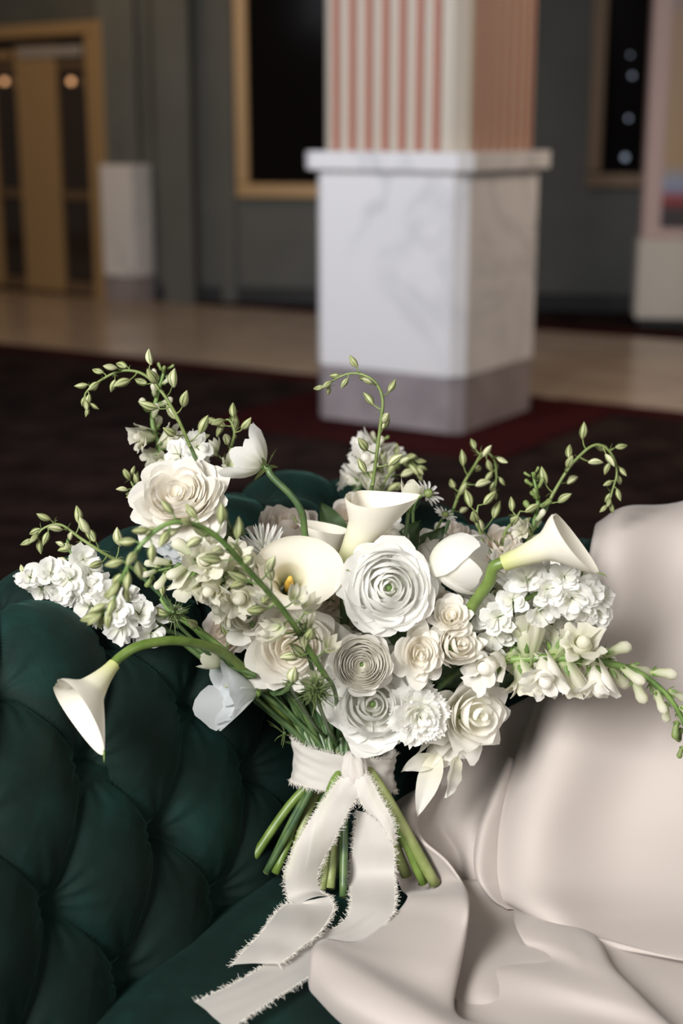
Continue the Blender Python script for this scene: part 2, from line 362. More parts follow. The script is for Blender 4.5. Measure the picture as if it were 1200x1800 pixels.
# ================================================================ sofa
g = np.array([.5, .866, 0]); e1 = np.array([.866, -.5, 0]); CK = np.array([.027, 1.46, 0])
sofa = empty('sofa', CK*[1, 1, 0], 'dark green velvet button tufted sofa under the bouquet', 'sofa')
def tuft(a, b):                                                         # diamond tufting height field
    m_, n_ = a+b/2, b/2-a
    sm, sn = np.abs(np.sin(math.pi*m_)), np.abs(np.sin(math.pi*n_))
    mm, nk = np.round(m_), np.round(n_); da, db = (m_-mm-(n_-nk))/2, (m_-mm+n_-nk)
    dn2 = (da*1.0)**2+(db*.62)**2; an = np.arctan2(db*.62, da)
    f = .64*(sm*sn)**.30+.40*np.sqrt(1-np.exp(-dn2/.07))
    f -= .38*np.exp(-dn2/.005)
    f += .075*np.sin(an*11+np.sin(a*3+b*5)*2)*np.exp(-dn2/.05)*(1-np.exp(-dn2/.004))
    f += .06*wob(a, b, 5, 2.2)
    return f, dn2
def panel(name, org, along, outw, a0, a1, prof, lat, H, na, nb):
    prof = crom(np.array(prof, float), 14); L = np.concatenate([[0], np.cumsum(np.linalg.norm(np.diff(prof, axis=0), axis=1))])
    s = np.linspace(0, L[-1], nb); o_ = np.interp(s, L, prof[:, 0]); z_ = np.interp(s, L, prof[:, 1])
    a = np.linspace(a0, a1, na); AA, SS = np.meshgrid(a, s, indexing='ij')
    V = org+AA[..., None]*along+np.interp(SS, s, o_)[..., None]*outw+np.interp(SS, s, z_)[..., None]*Z
    N = np.cross(np.gradient(V, axis=0), np.gradient(V, axis=1)); N /= np.linalg.norm(N, axis=2)[..., None]+1e-12
    if np.dot(N[na//2, nb//4], -outw) < 0: N = -N
    ua, ub = lat(AA, SS); f, dn = tuft(ua, ub)
    edge = sms(0, .03, SS)
    V = V+N*(H*(f*edge))[..., None]
    ob = MB().grid(V).build(name, M['velvet'], sofa)
    return V, N, ua, ub, ob
# arm: lattice from measured buttons  S(a,b)=O+a*A+b*B
OA = np.array([-.244, 1.054]); la = .147; skew = .022
o0 = np.array([-.227, 1.02, 0])
outA = -e1
profA = [(0.005, .45), (0.012, .495), (.050, .60), (.090, .68), (.115, .722), (.15, .750), (.205, .757), (.255, .735), (.28, .69), (.275, .62)]
def latA(AA, SS):
    b = (SS-.045)/.0875-1; a = (AA-(OA-o0[:2])@g[:2]-skew*b)/la
    return a, b
V, N, ua, ub, ob = panel('arm', o0, g, outA, -.42, .72, profA, latA, .035, 420, 240)
def buttons(V, N, ua, ub, bmax, n):
    for bb in range(0, bmax+1):
        for k in range(-6, 9):
            a = k+(.5 if bb % 2 else 0)
            i = np.unravel_index(np.argmin((ua-a)**2+(ub-bb)**2), ua.shape)
            if (ua[i]-a)**2+(ub[i]-bb)**2 > .01: continue
            c = V[i]+N[i]*.0005; t1 = unit(np.cross(N[i], Z)); t2 = np.cross(N[i], t1); r = .0085
            W_ = np.array([[c+r*math.sin(t)*(math.cos(q)*t1+math.sin(q)*t2)+.45*r*math.cos(t)*N[i] for t in np.linspace(0, math.pi/2, 5)] for q in np.arange(12)/12*2*math.pi])
            MB().grid(W_, True).build('button', M['velvet'], sofa)
buttons(V, N, ua, ub, 3, 0)
# back
profB = [(0, .44), (0, .495), (.035, .58), (.075, .66), (.105, .705), (.14, .728), (.19, .735), (.24, .712), (.265, .66), (.26, .58)]
def latB(AA, SS): return (AA+.03)/.125, (SS-.045)/.0875-1
V, N, ua, ub, ob = panel('backrest', np.array([CK[0], CK[1], 0]), e1, g, -.05, 1.7, profB, latB, .034, 460, 200)
buttons(V, N, ua, ub, 3, 0)
# outer shells, seat, plinth, feet
def sbox(name, e0, e_1, w0, w1, z0, z1, bev=.01, m='velvet'):
    o = np.array([CK[0], CK[1], z0])+e1*e0-g*w0
    return MB().box(o, e1*(e_1-e0), -g*(w1-w0), Z*(z1-z0)).build(name, M[m], sofa, False, bevel=bev)
sbox('arm_shell', -.27, -.05, -.27, .85, .08, .66, .02)
sbox('back_shell', -.05, 1.72, -.27, -.05, .08, .60, .02)
sbox('seat_rail', -.02, 1.72, 0, .72, .08, .30, .02)
nx, ny = 120, 60; X_, Y_ = np.meshgrid(np.linspace(-.05, 1.7, nx), np.linspace(-.05, .72, ny), indexing='ij')
dd = np.minimum.reduce([X_+.08, Y_+.08, .72-Y_, 1.7-X_]); zz = .30+.195*sms(-.0, .035, dd)**.5-.016*np.exp(-(X_/.014)**2)-.016*np.exp(-(Y_/.014)**2)+.004*wob(X_*3, Y_*3, 9, 2)
MB().grid(np.array([CK[0], CK[1], 0])+X_[..., None]*e1-Y_[..., None]*g+zz[..., None]*Z).build('seat_cushion', M['velvet'], sofa)
M['wood'] = mat('foot_wood', (.04, .02, .012), .4)
for e_, w_ in ((-.2, -.2), (-.2, .75), (1.6, -.2), (1.6, .65)): sbox('foot', e_, e_+.07, w_, w_+.07, 0, .08, .01, 'wood')

# ================================================================ ivory cloth
cloth = empty('ivory_cloth', onz(1000, 1650, .5), 'ivory satin cloth draped over sofa back and seat to the right of the bouquet', 'cloth')
def sheet(rows, ru=9, rv=9, seed=0, amp=.0015, fr=2.):
    A = np.array([[P(*q) for q in r] for r in rows]); V = surf(A, ru, rv)
    N = np.cross(np.gradient(V, axis=0), np.gradient(V, axis=1)); N /= np.linalg.norm(N, axis=2)[..., None]+1e-12
    U, T = np.meshgrid(np.linspace(0, 3, V.shape[0]), np.linspace(0, 3, V.shape[1]), indexing='ij')
    V = V+N*(amp*wob(U, T, seed, fr))[..., None]
    return V
def cloth_piece(rows, seed, amp=.0015, fr=2.):
    o = MB().grid(sheet(rows, 10, 10, seed, amp, fr)).build('fold', M['satin'], cloth)
    s = o.modifiers.new('thickness', 'SOLIDIFY'); s.thickness = .0012; s.offset = 0
    return o
cloth_piece([
 [(1130,1010,1.62),(1130,1005,1.64),(1200,1000,1.66),(1300,1000,1.66),(1450,990,1.66)],
 [(1085,930,1.60),(1125,908,1.62),(1200,900,1.62),(1300,895,1.60),(1450,890,1.60)],
 [(1050,912,1.535),(1110,890,1.54),(1200,886,1.54),(1300,882,1.53),(1450,880,1.52)],
 [(1040,940,1.485),(1100,925,1.475),(1200,920,1.48),(1300,920,1.46),(1450,920,1.45)],
 [(1028,1010,1.475),(1085,1010,1.445),(1190,1010,1.455),(1300,1010,1.43),(1450,1010,1.42)],
 [(1000,1110,1.465),(1070,1110,1.425),(1180,1110,1.425),(1300,1110,1.41),(1450,1110,1.39)],
 [(944,1225,1.445),(1020,1225,1.395),(1160,1230,1.40),(1300,1230,1.385),(1450,1230,1.36)],
 [(905,1340,1.415),(985,1340,1.365),(1130,1345,1.375),(1300,1345,1.35),(1450,1345,1.33)],
 [(868,1450,1.385),(950,1450,1.335),(1100,1455,1.35),(1300,1450,1.32),(1450,1450,1.30)],
 [(859,1535,1.350),(945,1545,1.305),(1100,1545,1.315),(1300,1540,1.28),(1450,1540,1.27)],
 [(872,1578,1.322),(975,1605,1.270),(1100,1605,1.275),(1300,1605,1.245),(1450,1600,1.23)],
 [(903,1599,1.318),(995,1640,1.256),(1100,1668,1.222),(1300,1702,1.18),(1450,1700,1.18)],
 [(905,1590,1.345),(995,1632,1.290),(1100,1660,1.262),(1300,1690,1.23),(1450,1690,1.22)]], 3, .0055, 2.0)
# left under-layer (grey, in shade)
cloth_piece([
 [(770,1290,1.50),(830,1270,1.50),(900,1240,1.49),(1010,1180,1.49)],
 [(745,1370,1.455),(800,1370,1.455),(870,1350,1.455),(960,1330,1.46)],
 [(718,1425,1.425),(775,1440,1.435),(838,1440,1.395),(930,1430,1.44)],
 [(745,1490,1.395),(800,1495,1.412),(833,1500,1.375),(930,1500,1.40)],
 [(775,1545,1.362),(812,1550,1.375),(842,1560,1.350),(930,1560,1.38)],
 [(785,1600,1.325),(840,1605,1.325),(872,1603,1.325),(960,1620,1.33)]], 11, .001)
# small rolled fold inside the main edge
cloth_piece([
 [(900,1330,1.45),(895,1330,1.43),(905,1335,1.42),(925,1340,1.43)],
 [(868,1400,1.42),(862,1400,1.40),(872,1405,1.385),(905,1410,1.40)],
 [(845,1470,1.39),(838,1470,1.37),(850,1475,1.355),(890,1480,1.37)],
 [(840,1530,1.365),(834,1530,1.345),(846,1540,1.33),(885,1540,1.345)],
 [(858,1570,1.345),(854,1572,1.33),(866,1580,1.315),(895,1585,1.32)],
 [(885,1592,1.335),(882,1595,1.325),(892,1598,1.312),(915,1600,1.315)]], 13, .0005)
# left lap that rolls towards the sofa front
cloth_piece([
 [(690,1415,1.440),(712,1400,1.430),(738,1385,1.420),(765,1375,1.420),(775,1380,1.440)],
 [(690,1450,1.425),(702,1440,1.405),(712,1432,1.388),(726,1436,1.385),(735,1440,1.410)],
 [(690,1490,1.405),(710,1482,1.400),(728,1472,1.370),(744,1478,1.362),(748,1488,1.390)],
 [(695,1530,1.385),(735,1528,1.392),(768,1510,1.352),(785,1515,1.338),(782,1530,1.370)],
 [(705,1562,1.365),(755,1560,1.368),(798,1548,1.332),(814,1558,1.312),(806,1572,1.350)],
 [SQ(716,1578,.02),SQ(762,1574,.035),SQ(800,1576,.050),SQ(822,1590,.055),SQ(810,1600,.030)],
 [SQ(690,1612,.015),SQ(745,1612,.035),SQ(790,1625,.045),SQ(818,1640,.045),SQ(806,1645,.015)],
 [SQ(632,1655,.020),SQ(700,1665,.032),SQ(765,1690,.040),SQ(806,1700,.035),SQ(795,1705,.010)],
 [SQ(572,1652,.030),SQ(650,1688,.034),SQ(730,1732,.036),SQ(790,1766,.032),SQ(800,1785,.020)],
 [SQ(550,1668,.036),SQ(630,1712,.046),SQ(715,1762,.048),SQ(800,1805,.044),SQ(880,1812,.030)],
 [SQ(544,1705,.026),SQ(600,1755,.036),SQ(700,1812,.038),SQ(800,1850,.034),SQ(890,1850,.030)],
 [SQ(547,1742,.008),SQ(605,1800,.010),SQ(700,1862,.010),SQ(800,1900,.010),SQ(890,1900,.010)],
 [SQ(575,1750,.004),SQ(640,1815,.004),SQ(720,1880,.004),SQ(810,1920,.004),SQ(890,1930,.004)]], 17, .0008)
# broad layer lying on the seat
rows = []
for py in (1545, 1600, 1650, 1700, 1750, 1810, 1870, 1940):
    rows.append([(px, py, dseat(py, .506+h)) for px, h in ((770, .0), (860, .004+.008*math.sin(py*.03)), (950, .006*math.sin(py*.045+1)+.006), (1060, .010), (1180, .006), (1320, .006), (1480, .006))])
cloth_piece(rows, 21, .003, 2.5)
cloth_piece([   # upper lap, edge running from the main fold down to the right
 [SQ(903,1590,.002),SQ(935,1598,.004),SQ(985,1612,.008),SQ(1035,1636,.012),SQ(1055,1646,.004)],
 [SQ(905,1625,.012),SQ(950,1622,.018),SQ(1000,1636,.024),SQ(1050,1658,.028),SQ(1062,1668,.006)],
 [SQ(920,1655,.014),SQ(965,1658,.024),SQ(1015,1675,.032),SQ(1070,1695,.034),SQ(1080,1705,.010)],
 [SQ(944,1682,.008),SQ(975,1693,.022),SQ(1030,1710,.034),SQ(1105,1732,.036),SQ(1115,1742,.010)],
 [SQ(812,1700,.010),SQ(905,1712,.022),SQ(1025,1745,.034),SQ(1145,1775,.036),SQ(1152,1785,.010)],
 [SQ(800,1745,.010),SQ(900,1765,.018),SQ(1045,1790,.028),SQ(1195,1822,.034),SQ(1205,1830,.010)],
 [SQ(795,1800,.012),SQ(905,1825,.020),SQ(1060,1850,.034),SQ(1240,1870,.034),SQ(1250,1880,.010)],
 [SQ(790,1880,.012),SQ(905,1900,.020),SQ(1060,1920,.034),SQ(1260,1930,.034),SQ(1270,1940,.010)]], 23, .001)

# ================================================================ petals and florets
def profile(phi0, phi1, roll, n=40, r0=.02):
    s = np.linspace(0, 1, n); ph = phi0+(phi1-phi0)*s+roll*sms(.7, 1, s)
    r = r0+np.concatenate([[0], np.cumsum(np.sin(ph[:-1]))])/n; z = np.concatenate([[0], np.cumsum(np.cos(ph[:-1]))])/n
    return s, r, z
def petal(R, p0, p1, ztop, hw, az, tau=.35, roll=0., ruf=0., rf=2., seed=0, nu=9, nv=9, zs=1., pt=0., cup=0., w0=.45, tilt=0., serr=0., x0=0.):
    p0, p1, roll = map(math.radians, (p0, p1, roll))
    s, r, z = profile(p0, p1, roll); k = R/max(1e-6, r.max()); r = r*k; z = z*k*zs
    z = z-z.max()+ztop if ztop is not None else z
    U, T = np.meshgrid(np.linspace(-1, 1, nu), np.linspace(0, 1, nv), indexing='ij')
    st = T*(1-tau*np.abs(U)**2.4+pt*np.exp(-(U/.22)**2)*T-pt)
    if serr: st = st*(1-serr*T**3*(.5+.5*np.sin(U*math.pi*7+seed)))
    if nu > 6: st = st*(1-.045*T**2*(1+wob(U*1.6, T*.2, seed+5, 2.6)))
    st = np.clip(st, 0, 1)
    rr = np.interp(st, s, r); zz = np.interp(st, s, z)
    psi = az+U*hw*(w0+(1-w0)*sms(0, .55, T))
    wv_ = ruf*R*T**1.5*wob(U*1.0, T*.7, seed, rf)*(0.3+.7*np.abs(U)+.3*T)
    rr = rr+wv_*.8+x0; zz = zz+wv_*.55+cup*R*U**2*T+tilt*R*U*T
    if nu > 8: zz = zz+R*.022*T*(1-T)*4*np.sin(U*(4+seed % 3)+seed)+R*.02*T**2*wob(U*2.2, T*2, seed+3, 2.)
    rr = np.maximum(rr, .0)
    return np.stack([rr*np.cos(psi), rr*np.sin(psi), zz], -1)
def frame(axis, roll=0.):
    z = unit(axis); x = np.cross(CU, z); x = unit(x) if np.linalg.norm(x) > .05 else CR; y = np.cross(z, x)
    c, s = math.cos(roll), math.sin(roll)
    return np.stack([c*x+s*y, -s*x+c*y, z], 1)
def put(V, Rm, o): return V@Rm.T+o
def emit(th, grids, Rm, o, m, name='petal'):
    for G in grids: MB().grid(put(G, Rm, o)).build(name, m, th)
GA = 2.39996
def rose_petals(R, n, seed, openness=1., deep=.42, tauo=.3, pt=.10, rf=1.):
    r = random.Random(seed); out = []
    for i in range(n):
        t = i/(n-1); Rt = R*(.09+.91*t**.85)*r.uniform(.94, 1.05)
        zt = R*(deep-.62*t**2.1*openness)+r.uniform(-.03, .03)*R
        p1 = -42+openness*132*t**1.25+r.uniform(-6, 6)
        out.append(petal(Rt, 78-18*t, p1, zt, (1.25-.62*t)*r.uniform(.85, 1.1), i*GA+r.uniform(-.25, .25), tauo*(.7+.6*t), 12+46*t, rf*(.06+.05*(1-t)), 1.6+.5*(rf-1), seed*100+i, 11+int(4*t), 9+int(3*t), 1.05, pt*t, -.02, .5))
    return out
def garden_petals(R, n, seed):
    r = random.Random(seed); out = []
    for i in range(n):
        t = i/(n-1); Rt = R*(.10+.90*t**.95)*r.uniform(.93, 1.06)
        zt = R*(.30+.10*math.sin(t*3.1)-.46*t**3)+r.uniform(-.035, .035)*R
        p1 = -32+114*t**1.7+r.uniform(-12, 12)
        x = r.uniform(-.07, .07)*R*(1-t)
        out.append(petal(Rt, 80-22*t, p1, zt, (1.15-.60*t)*r.uniform(.75, 1.1), i*GA+r.uniform(-.4, .4), .32, 16+34*t, .12-.05*t, 1.9, seed*100+i, 11, 11, 1., .03*t, 0, .5)+np.array([x, x*.6, 0]))
    return out
def ranun_petals(R, n, seed, opened=.3, loose=.0, curl=-66, cr=30):
    r = random.Random(seed); out = []
    for i in range(n):
        t = i/(n-1); inner = t < 1-opened
        Rt = R*(.10+.72*t/(1-opened)) if inner else R*(.84+.20*(t-(1-opened))/opened)
        Rt *= r.uniform(.98, 1.02+loose)
        if inner:
            tt = t/(1-opened); p1 = curl+cr*tt+loose*30*r.random(); zt = R*(.38+.08*tt-.12*tt**3)
            out.append(petal(Rt, 88, p1, zt, 1.15*r.uniform(.85, 1.1), i*GA, .22, 4, .012+.02*tt+loose*.08, 2., seed*100+i, 13, 9, 1.15, .02))
        else:
            tt = (t-1+opened)/opened; p1 = 20+75*tt+r.uniform(-10, 12)
            out.append(petal(Rt, 80, p1, R*(.30-.42*tt), r.uniform(.55, .75), i*GA, .33, 14, .09+loose*.10, 1.8, seed*100+i, 11, 10, 1., .0))
    return out
def carnation_petals(R, n, seed):
    r = random.Random(seed); out = []
    for i in range(n):
        t = i/(n-1); Rt = R*(.16+.84*t**.8)*r.uniform(.9, 1.08)
        out.append(petal(Rt, 50-8*t, -8+88*t**1.3+r.uniform(-14, 14), R*(.40-.52*t**2)+r.uniform(-.05, .05)*R, r.uniform(.38, .62), i*GA+r.uniform(-.3, .3), .15, 18, .16, 3.4, seed*100+i, 17, 8, 1., 0, 0, .25, 0, .09))
    return out
def open_petals(R, n, seed, p0=60, p1=80, hw=.6, ruf=.12, zt=.0, lay=2, tau=.3, pt=0):
    r = random.Random(seed); out = []
    for L in range(lay):
        for i in range(n):
            k = L/(max(1, lay-1)) if lay > 1 else 1
            out.append(petal(R*(.62+.38*k)*r.uniform(.9, 1.08), p0, p1*(.35+.65*k)+r.uniform(-10, 10), None, hw*r.uniform(.85, 1.1), 2*math.pi*(i+.5*L+r.uniform(-.1, .1))/n, tau, 10, ruf, 1.8, seed*50+i+L*17, 9, 8, 1., pt))
    return out
def sphere_grid(c, r, n=8, m=6, zs=1.):
    return np.array([[[c[0]+r*math.sin(t)*math.cos(q), c[1]+r*math.sin(t)*math.sin(q), c[2]+zs*r*math.cos(t)] for t in np.linspace(0, math.pi, m)] for q in np.arange(n)/n*2*math.pi])

# ---------------------------------------------------------------- stems and the binding point
BX, BY, BD = 604, 1345, 1.375
SEATZ = .5035
BOT = [(432,1533,-.020),(484,1541,.0),(503,1552,.004),(550,1562,-.030),(566,1570,-.016),(580,1568,-.010),(603,1583,-.016),(764,1560,-.040),(744,1560,-.034),(714,1544,-.040),(722,1510,.0),(468,1540,.02),(535,1550,.02),(590,1545,.03)]
BOTM = ['stem','stem','stem_pale','stem','stem_pale','stem_pale','stem_dark','stem_pale','stem','stem_pale','stem','stem_dark','stem_dark','stem_dark']
BOTR = [8.2,7.5,7.5,8,7,8.5,6.5,9.5,7,10,7,6,7,7,6,7,6,6]
bot_used = set()
def bottom_for(px, want=None):
    if want is None:
        free = [i for i in range(len(BOT)) if i not in bot_used]
        if not free: return None
        tx = 604-(px-604)*.30; want = min(free, key=lambda i: abs(BOT[i][0]-tx))
    bot_used.add(want); return want
def stem(th, base, axis, r_px=6, m='stem', want=None, via=None, hook=.045, short=False, name='stem'):
    """stem from the head through the ribbon to a cut end just above the seat"""
    base = np.asarray(base, float); s = BD/F
    hx = 600+F*(base[0])/np.dot(base-C0, -CB)
    if short: w = None
    else: w = bottom_for(hx, want)
    mm = M[m] if w is None else M[BOTM[w]]
    dj = random.uniform(-.012, .014)
    topx = BX+np.clip((hx-BX)*.26, -62, 62); tp = P(topx, 1312, BD+dj)
    pts = [base+unit(axis)*.004, base-unit(axis)*hook*.5]
    if via: pts += [P(*v) for v in via]
    else: pts += [base*.5+tp*.5-unit(axis)*hook*.35]
    pts += [tp]
    if w is None:
        pts += [P(BX+(topx-BX)*.6, 1375, BD+dj)]
        rr = [r_px*s*.8, r_px*s, r_px*s]
        MB().tube(pts, rr, 9, 7).build(name, M['stem_dark'] if m == 'stem' else mm, th); return  # short stems take a darker green to mimic shade among the blooms
    bx, by, bd = BOT[w]; rp = BOTR[w]
    d0 = dseat(by, SEATZ)
    front = bd < -.02
    pts += [P(BX+np.clip((bx-BX)*.42, -70, 70), 1388, BD+(-.028 if front else dj)), P(bx, by, d0)]
    p = np.array(pts); p[-1, 2] = max(p[-1, 2], .5075)
    so = MB().tube(p, [r_px*s*.95, r_px*s, r_px*s, rp*s, rp*s*1.05], 10, 8).build(name, mm, th)
    # pale cut face and a node ring
    t = unit(p[-1]-p[-2]); a = unit(np.cross(t, CB)); b = np.cross(t, a)
    V = np.array([[p[-1]+rp*s*1.0*q*(math.cos(k)*a+math.sin(k)*b)+t*.0006*q for q in (0.01, .6, 1.07)] for k in np.arange(10)/10*2*math.pi])
    MB().grid(V, True).build('cut_end', M['stem_pale'], so)
def leaf(th, base, d, L, w, m='leaf', bend=.3, seed=0, name='leaf'):
    d = unit(d); r = np.random.default_rng(seed); side = unit(np.cross(d, r.normal(size=3)+CB*2)); nrm = np.cross(side, d)
    U, T = np.meshgrid(np.linspace(-1, 1, 7), np.linspace(0, 1, 12), indexing='ij')
    wd_ = w*np.sin(np.pi*np.clip(T, 0, 1)**.75)**.8
    V = base+(T*L)[..., None]*d+(U*wd_)[..., None]*side+(-bend*L*T**2+np.abs(U)*w*.35+.08*w*np.sin(T*18)*np.abs(U))[..., None]*nrm
    MB().grid(V).build(name, M[m], th)
def sepals(th, Rm, o, R, n, m='sepal', p1=60, L=1., pt=.25, z=-.0, hw=.35):
    for i in range(n):
        MB().grid(put(petal(R, 75, p1, None, hw, i*2*math.pi/n+.3, .75, 10, .05, 2., i, 7, 8, L, pt)+np.array([0, 0, z]), Rm, o)).build('sepal', M[m], th)
BG = 'flowers of the bouquet'
def flower(name, cat, label, px, py, d, Rpx, ax, kind, m='white', n=30, seed=1, roll=0., want=None, via=None, depth=.55, rs=6, hook=.045, leaves=1, sep=5, short=False, squash=1., **kw):
    R = Rpx*d/F*(1.02 if kind in ('garden', 'open') else 1.13); axis = cdir(*ax); Rm = frame(axis, roll)
    if squash != 1.: Rm = Rm@np.diag([squash, 1, 1])
    if kind == 'open': depth = .02
    face = P(px, py, d); o = face-axis*R*(.5 if kind == 'open' else .25); base = o-axis*R*depth
    th = empty(name, base, label, cat, BG)
    fn = dict(rose=rose_petals, garden=garden_petals, ranun=ranun_petals, carn=carnation_petals, open=open_petals)[kind]
    emit(th, fn(R, n, seed, **kw), Rm, o, M[m])
    if kind in ('ranun',):
        MB().grid(put(sphere_grid((0, 0, R*.16), R*.085), Rm, o), True).build('green_eye', M['calyx'], th)
    # receptacle under the petals
    V = np.array([[[k*math.cos(q), k*math.sin(q), z] for k, z in ((.0, 0), (R*.13, 0.), (R*.2, R*.1), (R*.12, R*.22), (0, R*.2))] for q in np.arange(10)/10*2*math.pi])
    MB().grid(put(V, Rm, base), True).build('receptacle', M['calyx'], th)
    if sep: sepals(th, Rm, base+axis*R*.06, R*.5, sep, 'calyx', 55)
    stem(th, base, axis, rs, 'stem', want, via, hook=hook, short=short)
    r = random.Random(seed)
    for k in range(leaves):
        q = r.uniform(0, 6.28); dr = unit(Rm@np.array([math.cos(q), math.sin(q), -.2]))
        leaf(th, base-axis*R*r.uniform(.1, .5), dr, R*r.uniform(.9, 1.3), R*.26, seed=seed*9+k)
    return th

flower('garden_rose', 'rose', 'huge ruffled white garden rose at upper left of the bouquet', 312, 862, 1.305, 110, (-.10, .62, .80), 'garden', 'warm', 66, 3, want=8)
flower('garden_rose', 'rose', 'large open cream rose in the lower left crossed by a thin green stem', 510, 1138, 1.315, 100, (.02, -.02, 1), 'rose', 'warm', 36, 5, openness=.92, want=9)
flower('rose', 'rose', 'large white rose with pointed petals above the ivory cloth, lowest right bloom', 842, 1258, 1.30, 90, (.42, .05, .9), 'rose', 'white', 26, 8, openness=.85, pt=.16, want=0, leaves=2)
flower('rose', 'rose', 'blush rose seen from the side behind the chrysanthemum', 503, 915, 1.43, 80, (.1, .75, .45), 'rose', 'blush', 22, 11, openness=.72)
flower('rose', 'rose', 'white rose hanging upside down under the lowest right rose', 795, 1335, 1.345, 72, (.25, -.95, .12), 'rose', 'white', 22, 13, openness=.8, pt=.3, short=True, sep=0, leaves=0)
flower('rose', 'rose', 'blush rose at upper right under the long calla lily', 885, 955, 1.405, 58, (.05, .62, .8), 'rose', 'blush', 26, 17, openness=.7)
flower('rose', 'rose', 'half open cream rose directly above the tulip', 762, 948, 1.40, 54, (.25, .8, .35), 'rose', 'warm', 18, 19, openness=.4)
flower('rose', 'rose', 'pale blush rose peeking over the top right of the bouquet', 800, 930, 1.47, 52, (.1, .85, .4), 'rose', 'blush', 18, 20, openness=.8, short=True)
flower('rose', 'rose', 'white rose mostly hidden behind the wide open calla lily', 497, 1000, 1.385, 60, (-.25, .3, .9), 'rose', 'warm', 22, 21, openness=.8)
flower('rose', 'rose', 'cream rose tucked behind the two stacked ranunculus', 612, 1090, 1.37, 60, (-.15, .0, 1), 'rose', 'warm', 22, 22, openness=.85)
flower('rose', 'rose', 'white rose with loose petals right of the tulip under the calla', 915, 985, 1.395, 48, (.6, .1, .6), 'rose', 'white', 18, 23, openness=.9)
flower('spray_rose', 'rose', 'oval cream spray rose with crinkled centre in the middle of the bouquet', 739, 1150, 1.268, 74, (.12, .05, 1), 'garden', 'warm', 34, 25, squash=.72, roll=.0, leaves=2)
flower('spray_rose', 'rose', 'small open spray rose below the tulip', 794, 1080, 1.28, 52, (.0, .45, .9), 'garden', 'warm', 30, 27)
flower('spray_rose', 'rose', 'small cupped spray rose under the open spray rose', 811, 1132, 1.272, 48, (.35, .25, .9), 'rose', 'warm', 22, 29, openness=.35)
flower('ranunculus', 'ranunculus', 'big white ranunculus with pale green eye at the centre of the bouquet', 684, 1032, 1.265, 76, (.06, .14, 1), 'ranun', 'pure', 56, 31, opened=.36, loose=.22, want=4)
flower('ranunculus', 'ranunculus', 'tightly swirled white ranunculus with dark eye low in the bouquet', 636, 1168, 1.265, 56, (-.04, -.02, 1), 'ranun', 'white', 74, 33, opened=.12, curl=-34, cr=6, want=5, leaves=0)
flower('ranunculus', 'ranunculus', 'loose white ranunculus just above the ribbon', 655, 1238, 1.285, 64, (.08, .12, 1), 'ranun', 'pure', 46, 35, opened=.45, loose=.5, want=7, leaves=0)
flower('carnation', 'carnation', 'bright white ruffled carnation right above the ribbon end', 737, 1262, 1.28, 60, (.05, -.1, 1), 'carn', 'pure', 46, 37, leaves=0, want=3)
flower('carnation', 'carnation', 'cream frilled carnation below the wide open calla', 580, 1052, 1.36, 48, (-.05, .1, 1), 'carn', 'blush', 36, 39, leaves=0)
flower('carnation', 'carnation', 'small white frilled carnation under the oval spray rose', 722, 1215, 1.325, 44, (-.1, .2, 1), 'carn', 'pure', 30, 41, leaves=0, short=True)
flower('lisianthus', 'lisianthus', 'bluish white lisianthus bloom drooping left over the green velvet', 425, 1218, 1.335, 62, (-.86, -.05, .35), 'open', 'cool', 5, 43, p0=46, p1=22, hw=.8, lay=3, ruf=.34, tau=.25, pt=.03, rs=5, sep=5)
flower('lisianthus', 'lisianthus', 'white lisianthus with wavy petals above the large open rose', 432, 1082, 1.325, 51, (.1, .4, .8), 'rose', 'white', 17, 45, openness=.9, rf=2.4, tauo=.22, pt=.03, sep=0)
flower('lisianthus', 'lisianthus', 'faded cream lisianthus left of the large open rose', 388, 1112, 1.37, 54, (-.4, .2, .8), 'rose', 'blush', 17, 47, openness=.9, rf=2.4, tauo=.22, pt=.03, sep=0)
flower('lisianthus', 'lisianthus', 'white lisianthus between the upright calla and the bud stem', 688, 948, 1.375, 54, (.2, .3, .9), 'rose', 'white', 17, 49, openness=.9, rf=2.4, tauo=.22, pt=.03, sep=0, short=True)
flower('lisianthus', 'lisianthus', 'cream lisianthus behind the upright calla lily', 612, 905, 1.46, 49, (-.2, .4, .8), 'rose', 'blush', 17, 51, openness=.9, rf=2.4, tauo=.22, pt=.03, sep=0, short=True)
flower('lisianthus', 'lisianthus', 'pale green lisianthus behind the thick calla stem', 872, 1048, 1.385, 61, (.3, .2, .9), 'rose', 'greenish', 17, 53, openness=.9, rf=2.4, tauo=.22, pt=.03, sep=0)
flower('lisianthus', 'lisianthus', 'cool white lisianthus under the huge garden rose', 300, 948, 1.375, 56, (-.3, -.3, .8), 'rose', 'cool', 17, 55, openness=.9, rf=2.4, tauo=.22, pt=.03, sep=0)
flower('lisianthus', 'lisianthus', 'white lisianthus in front of the back sofa edge at top centre', 668, 900, 1.45, 42, (.1, .6, .6), 'rose', 'white', 17, 56, openness=.9, rf=2.4, tauo=.22, pt=.03, sep=0, short=True)
flower('lisianthus', 'lisianthus', 'white lisianthus between central ranunculus and spray roses', 705, 1100, 1.345, 56, (.1, -.2, .9), 'rose', 'warm', 17, 57, openness=.9, rf=2.4, tauo=.22, pt=.03, sep=0, short=True)
flower('ranunculus', 'ranunculus', 'white ranunculus turned away showing green sepals on curved stem', 442, 806, 1.33, 52, (-.80, .50, -.15), 'open', 'pure', 6, 59, p0=76, p1=4, hw=.62, lay=3, ruf=.14, tau=.5, rs=6, sep=0, leaves=0, via=[(478,838,1.325),(525,890,1.325),(538,965,1.34)], want=13, depth=.35, hook=.008)
th = bpy.data.objects['ranunculus.003']; Rm = frame(cdir(-.80, .50, -.15))
